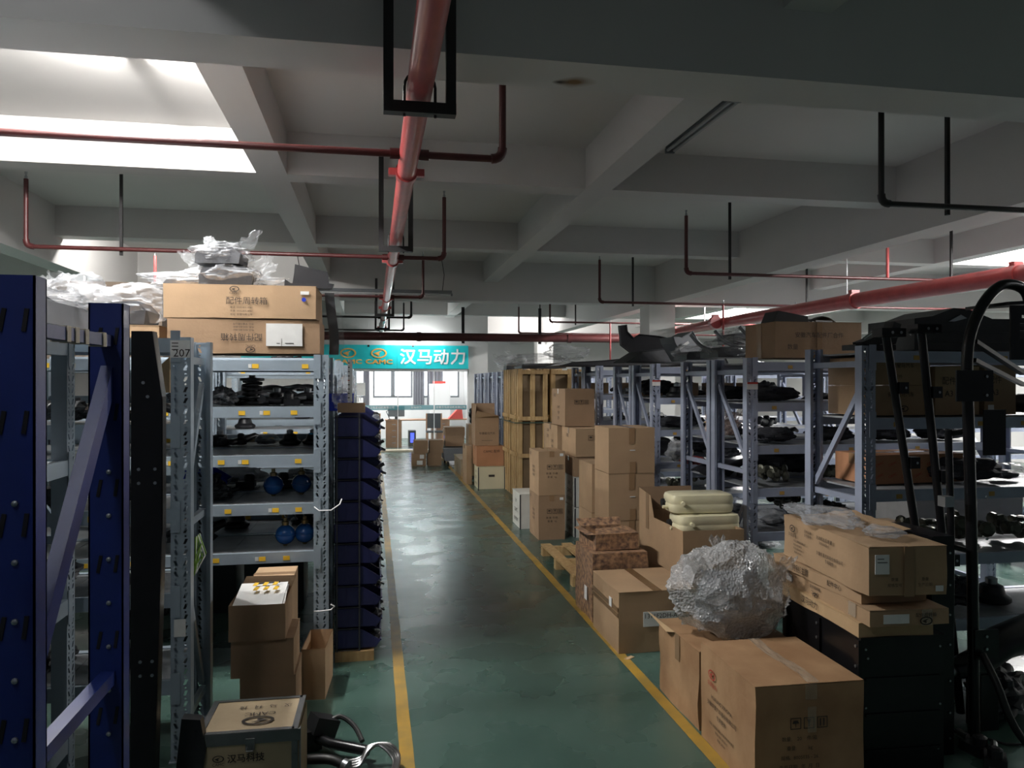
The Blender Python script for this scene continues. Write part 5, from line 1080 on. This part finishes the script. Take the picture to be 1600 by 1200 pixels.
for i in range(12):
    item(('box', 'lump', 'bag', 'box')[i % 4], 6.7 + (i % 4) * .5, (6.3, 9.8, 13.3)[i // 4], [1.502, 1.902][i % 2], 10 * i, '%s item on the %s rack in the bright hall, %s level' % (['first', 'second', 'third', 'fourth'][i % 4], ['near', 'middle', 'far'][i // 4], ['upper', 'top'][i % 2]), 1.8)
t = T('black_bag', 'black refuse bag slumped on cartons before the far slate racks', 'bag', (1.87, 13.9, .985)); ob('bag_body', crumple(.26, .3, .34, 70, .3, 30, 20), mat('black_bag_film', (.01, .01, .012), .2), t, True)

# ------------------------------------------------------------------ black vehicle frames at the right edge
t = T('black_side_panel', 'tall narrow black steel panel just right of the riveted cabinet', 'vehicle part', (2.575, 3.12, 0))
ob('web', B().box(0, 0, 0, .115, .35, 1.03), BLKM, t); ob('flange', B().box(-.012, -.01, 0, .0, .02, 1.03), BLKM, t)
for z in (.08, .2, .35, .52, .66, .80, .95):
    for x in (.02, .09): ob('rivet', B().lathe([(.005, 0), (.005, -.004)], (x, -.002, z), 'y', 8), STEEL, t)
def pole(label, p0, p1, r_, clips, name='steel_pole'):
    p0, p1 = Vector(p0), Vector(p1); t = T(name, label, 'vehicle part', p1); d = p0 - p1
    ob('tube', B().tube([(0, 0, 0), d], r_, 14), BLKM, t, True)
    ob('top_bracket', B().box(d.x - .06, d.y - .05, d.z - .01, d.x + .08, d.y + .03, d.z + .035), BLKM, t)
    ob('bracket_holes', B().lathe([(.008, 0), (.008, -.002)], (d.x + .05, d.y - .052, d.z + .012), 'y', 8).lathe([(.008, 0), (.008, -.002)], (d.x + .0, d.y - .052, d.z + .012), 'y', 8), STEEL, t)
    for c in clips:
        q = d * c; o = ob('clip', B().box(q.x + .01, q.y - .03, q.z - .03, q.x + .065, q.y + .02, q.z + .03), BLKM, t)
        ob('clip_hole', B().lathe([(.007, 0), (.007, -.003)], (q.x + .045, q.y - .032, q.z), 'y', 8), STEEL, o)
    return t
pole('left one of two leaning black poles with clips, before the right rack', (2.66, 3.56, 2.0), (3.00, 3.56, .02), .021, (.86, .66, .44))
pole('right one of two leaning black poles with clips, before the right rack', (2.838, 3.52, 2.02), (3.03, 3.47, .02), .021, (.84, .62, .40))
t = T('roll_bar', 'black tubular frame with arched top at the right edge', 'vehicle frame', (2.84, 3.2, 0))
ob('main_tube', B().tube(sm([(.03, 0, .0), (.02, 0, .8), (.0, 0, 1.5), (-.01, 0, 1.85), (.02, 0, 2.02), (.10, 0, 2.16), (.20, 0, 2.23), (.32, 0, 2.20), (.36, 0, 2.05)]), .026, 14), BLKM, t, True)
ob('second_tube', B().tube([(-.06, .05, .45), (-.055, .05, 1.0), (-.07, .05, 1.52)], .017, 10), BLKM, t, True)
ob('cross_tube', B().tube([(-.06, .05, 1.50), (.03, 0, 1.52)], .014, 8).tube([(-.06, .05, .95), (.03, 0, .93)], .014, 8), BLKM, t, True)
for x0, z0, w_, h_ in ((-.10, 1.66, .20, .15), (.0, .42, .13, .14), (.05, 1.40, .12, .22)): ob('gusset_plate', B().box(x0, -.04, z0, x0 + w_, -.03, z0 + h_), BLKM, t)
for z in (.47, .53, 1.0, 1.2, 1.69, 1.78): ob('bolt', B().lathe([(.007, 0), (.007, -.005)], (.06, -.042, z), 'y', 8), STEEL, t)
for z in (1.15, .80, .62): ob('clip', B().box(-.13, .0, z, -.08, .05, z + .05), STEEL, t)
ob('diagonal_strut', B().bar((.03, .0, 1.95), (.55, .25, 1.80), .03, .02).bar((.03, 0, 1.86), (.55, .25, 1.74), .02, .02), BLKM, t)
t = T('perforated_panel', 'black perforated cab panel jutting in at the upper right edge', 'vehicle part', (3.0, 3.12, 1.86))
def holed(x0, z0, x1, z1, holes, y=0, th=.01):
    xs = sorted({x0, x1} | {h[0] for h in holes} | {h[2] for h in holes}); zs = sorted({z0, z1} | {h[1] for h in holes} | {h[3] for h in holes}); b = B()
    for i in range(len(xs) - 1):
        for j in range(len(zs) - 1):
            cx, cz = (xs[i] + xs[i + 1]) / 2, (zs[j] + zs[j + 1]) / 2
            if not any(h[0] < cx < h[2] and h[1] < cz < h[3] for h in holes): b.box(xs[i], y, zs[j], xs[i + 1], y + th, zs[j + 1])
    return b
ob('panel', holed(0, 0, .55, .26, [(.06, .20, .09, .215), (.05, .16, .11, .175), (.05, .10, .11, .14), (.18, .15, .26, .2)]), BLKM, t)
ob('top_plate', B().prism([(-.03, .26), (.55, .30), (.55, .315), (-.03, .275)], -.02, .25), BLKM, t); ob('steel_plate', B().box(.12, -.03, .33, .30, -.02, .44), STEEL, t); ob('stud', B().lathe([(.01, 0), (.01, -.02)], (.16, -.02, .39), 'y', 8), STEEL, t)
t = T('axle_arm', 'black tapered axle arm low at the right edge', 'vehicle part', (2.90, 3.35, .30)); ob('casting', B().tube([(-.02, 0, 0), (.12, 0, .03), (.3, .05, .10), (.6, .1, .14)], [.05, .07, .085, .10], 14), BLKM, t, True); ob('end_bearing', B().tube([(-.10, 0, -.01), (-.02, 0, 0)], .035, 14), ALU, t, True)
ob('stand', B().box(.1, -.05, -.30, .2, .05, -.02), BLKM, t)
t = T('black_hose', 'thick black hose curving down to the floor at the right edge', 'hose', (2.88, 3.05, 0)); ob('hose', B().tube(sm([(-.01, .1, .45), (-.02, 0, .34), (.0, -.04, .22), (.05, -.06, .12), (.12, -.08, .05), (.25, -.08, .018)]), .017, 12), RUBBER, t, True)
carton('battered brown carton on the floor behind the black frame', 2.86, 3.72, 0, .30, .28, .20, -12, 3, small=True, amp=.014)
for i, (x, y, z) in enumerate(((2.82, 3.5, 0), (2.80, 3.0, .0), (2.81, 3.12, .0), (2.92, 3.9, .22))):
    item('pump', x, y, z, i * 50, ['bright clamp on the floor beside the black panel', 'metal clamp nearest the camera by the panel foot', 'second metal clamp behind the nearest one', 'metal fitting on the battered brown carton'][i], .9)
item('lump', 3.3, 3.5, 0, 30, 'black casting on the floor under the axle arm', 1.4)
tag(ob('floor_cable', B().tube([(2.75, 3.35, .008), (2.9, 3.3, .008), (3.0, 3.15, .008), (3.2, 3.1, .008)], .006, 6), RUBBER, None, True), 'thin black cable on the floor at the right edge', 'cable')
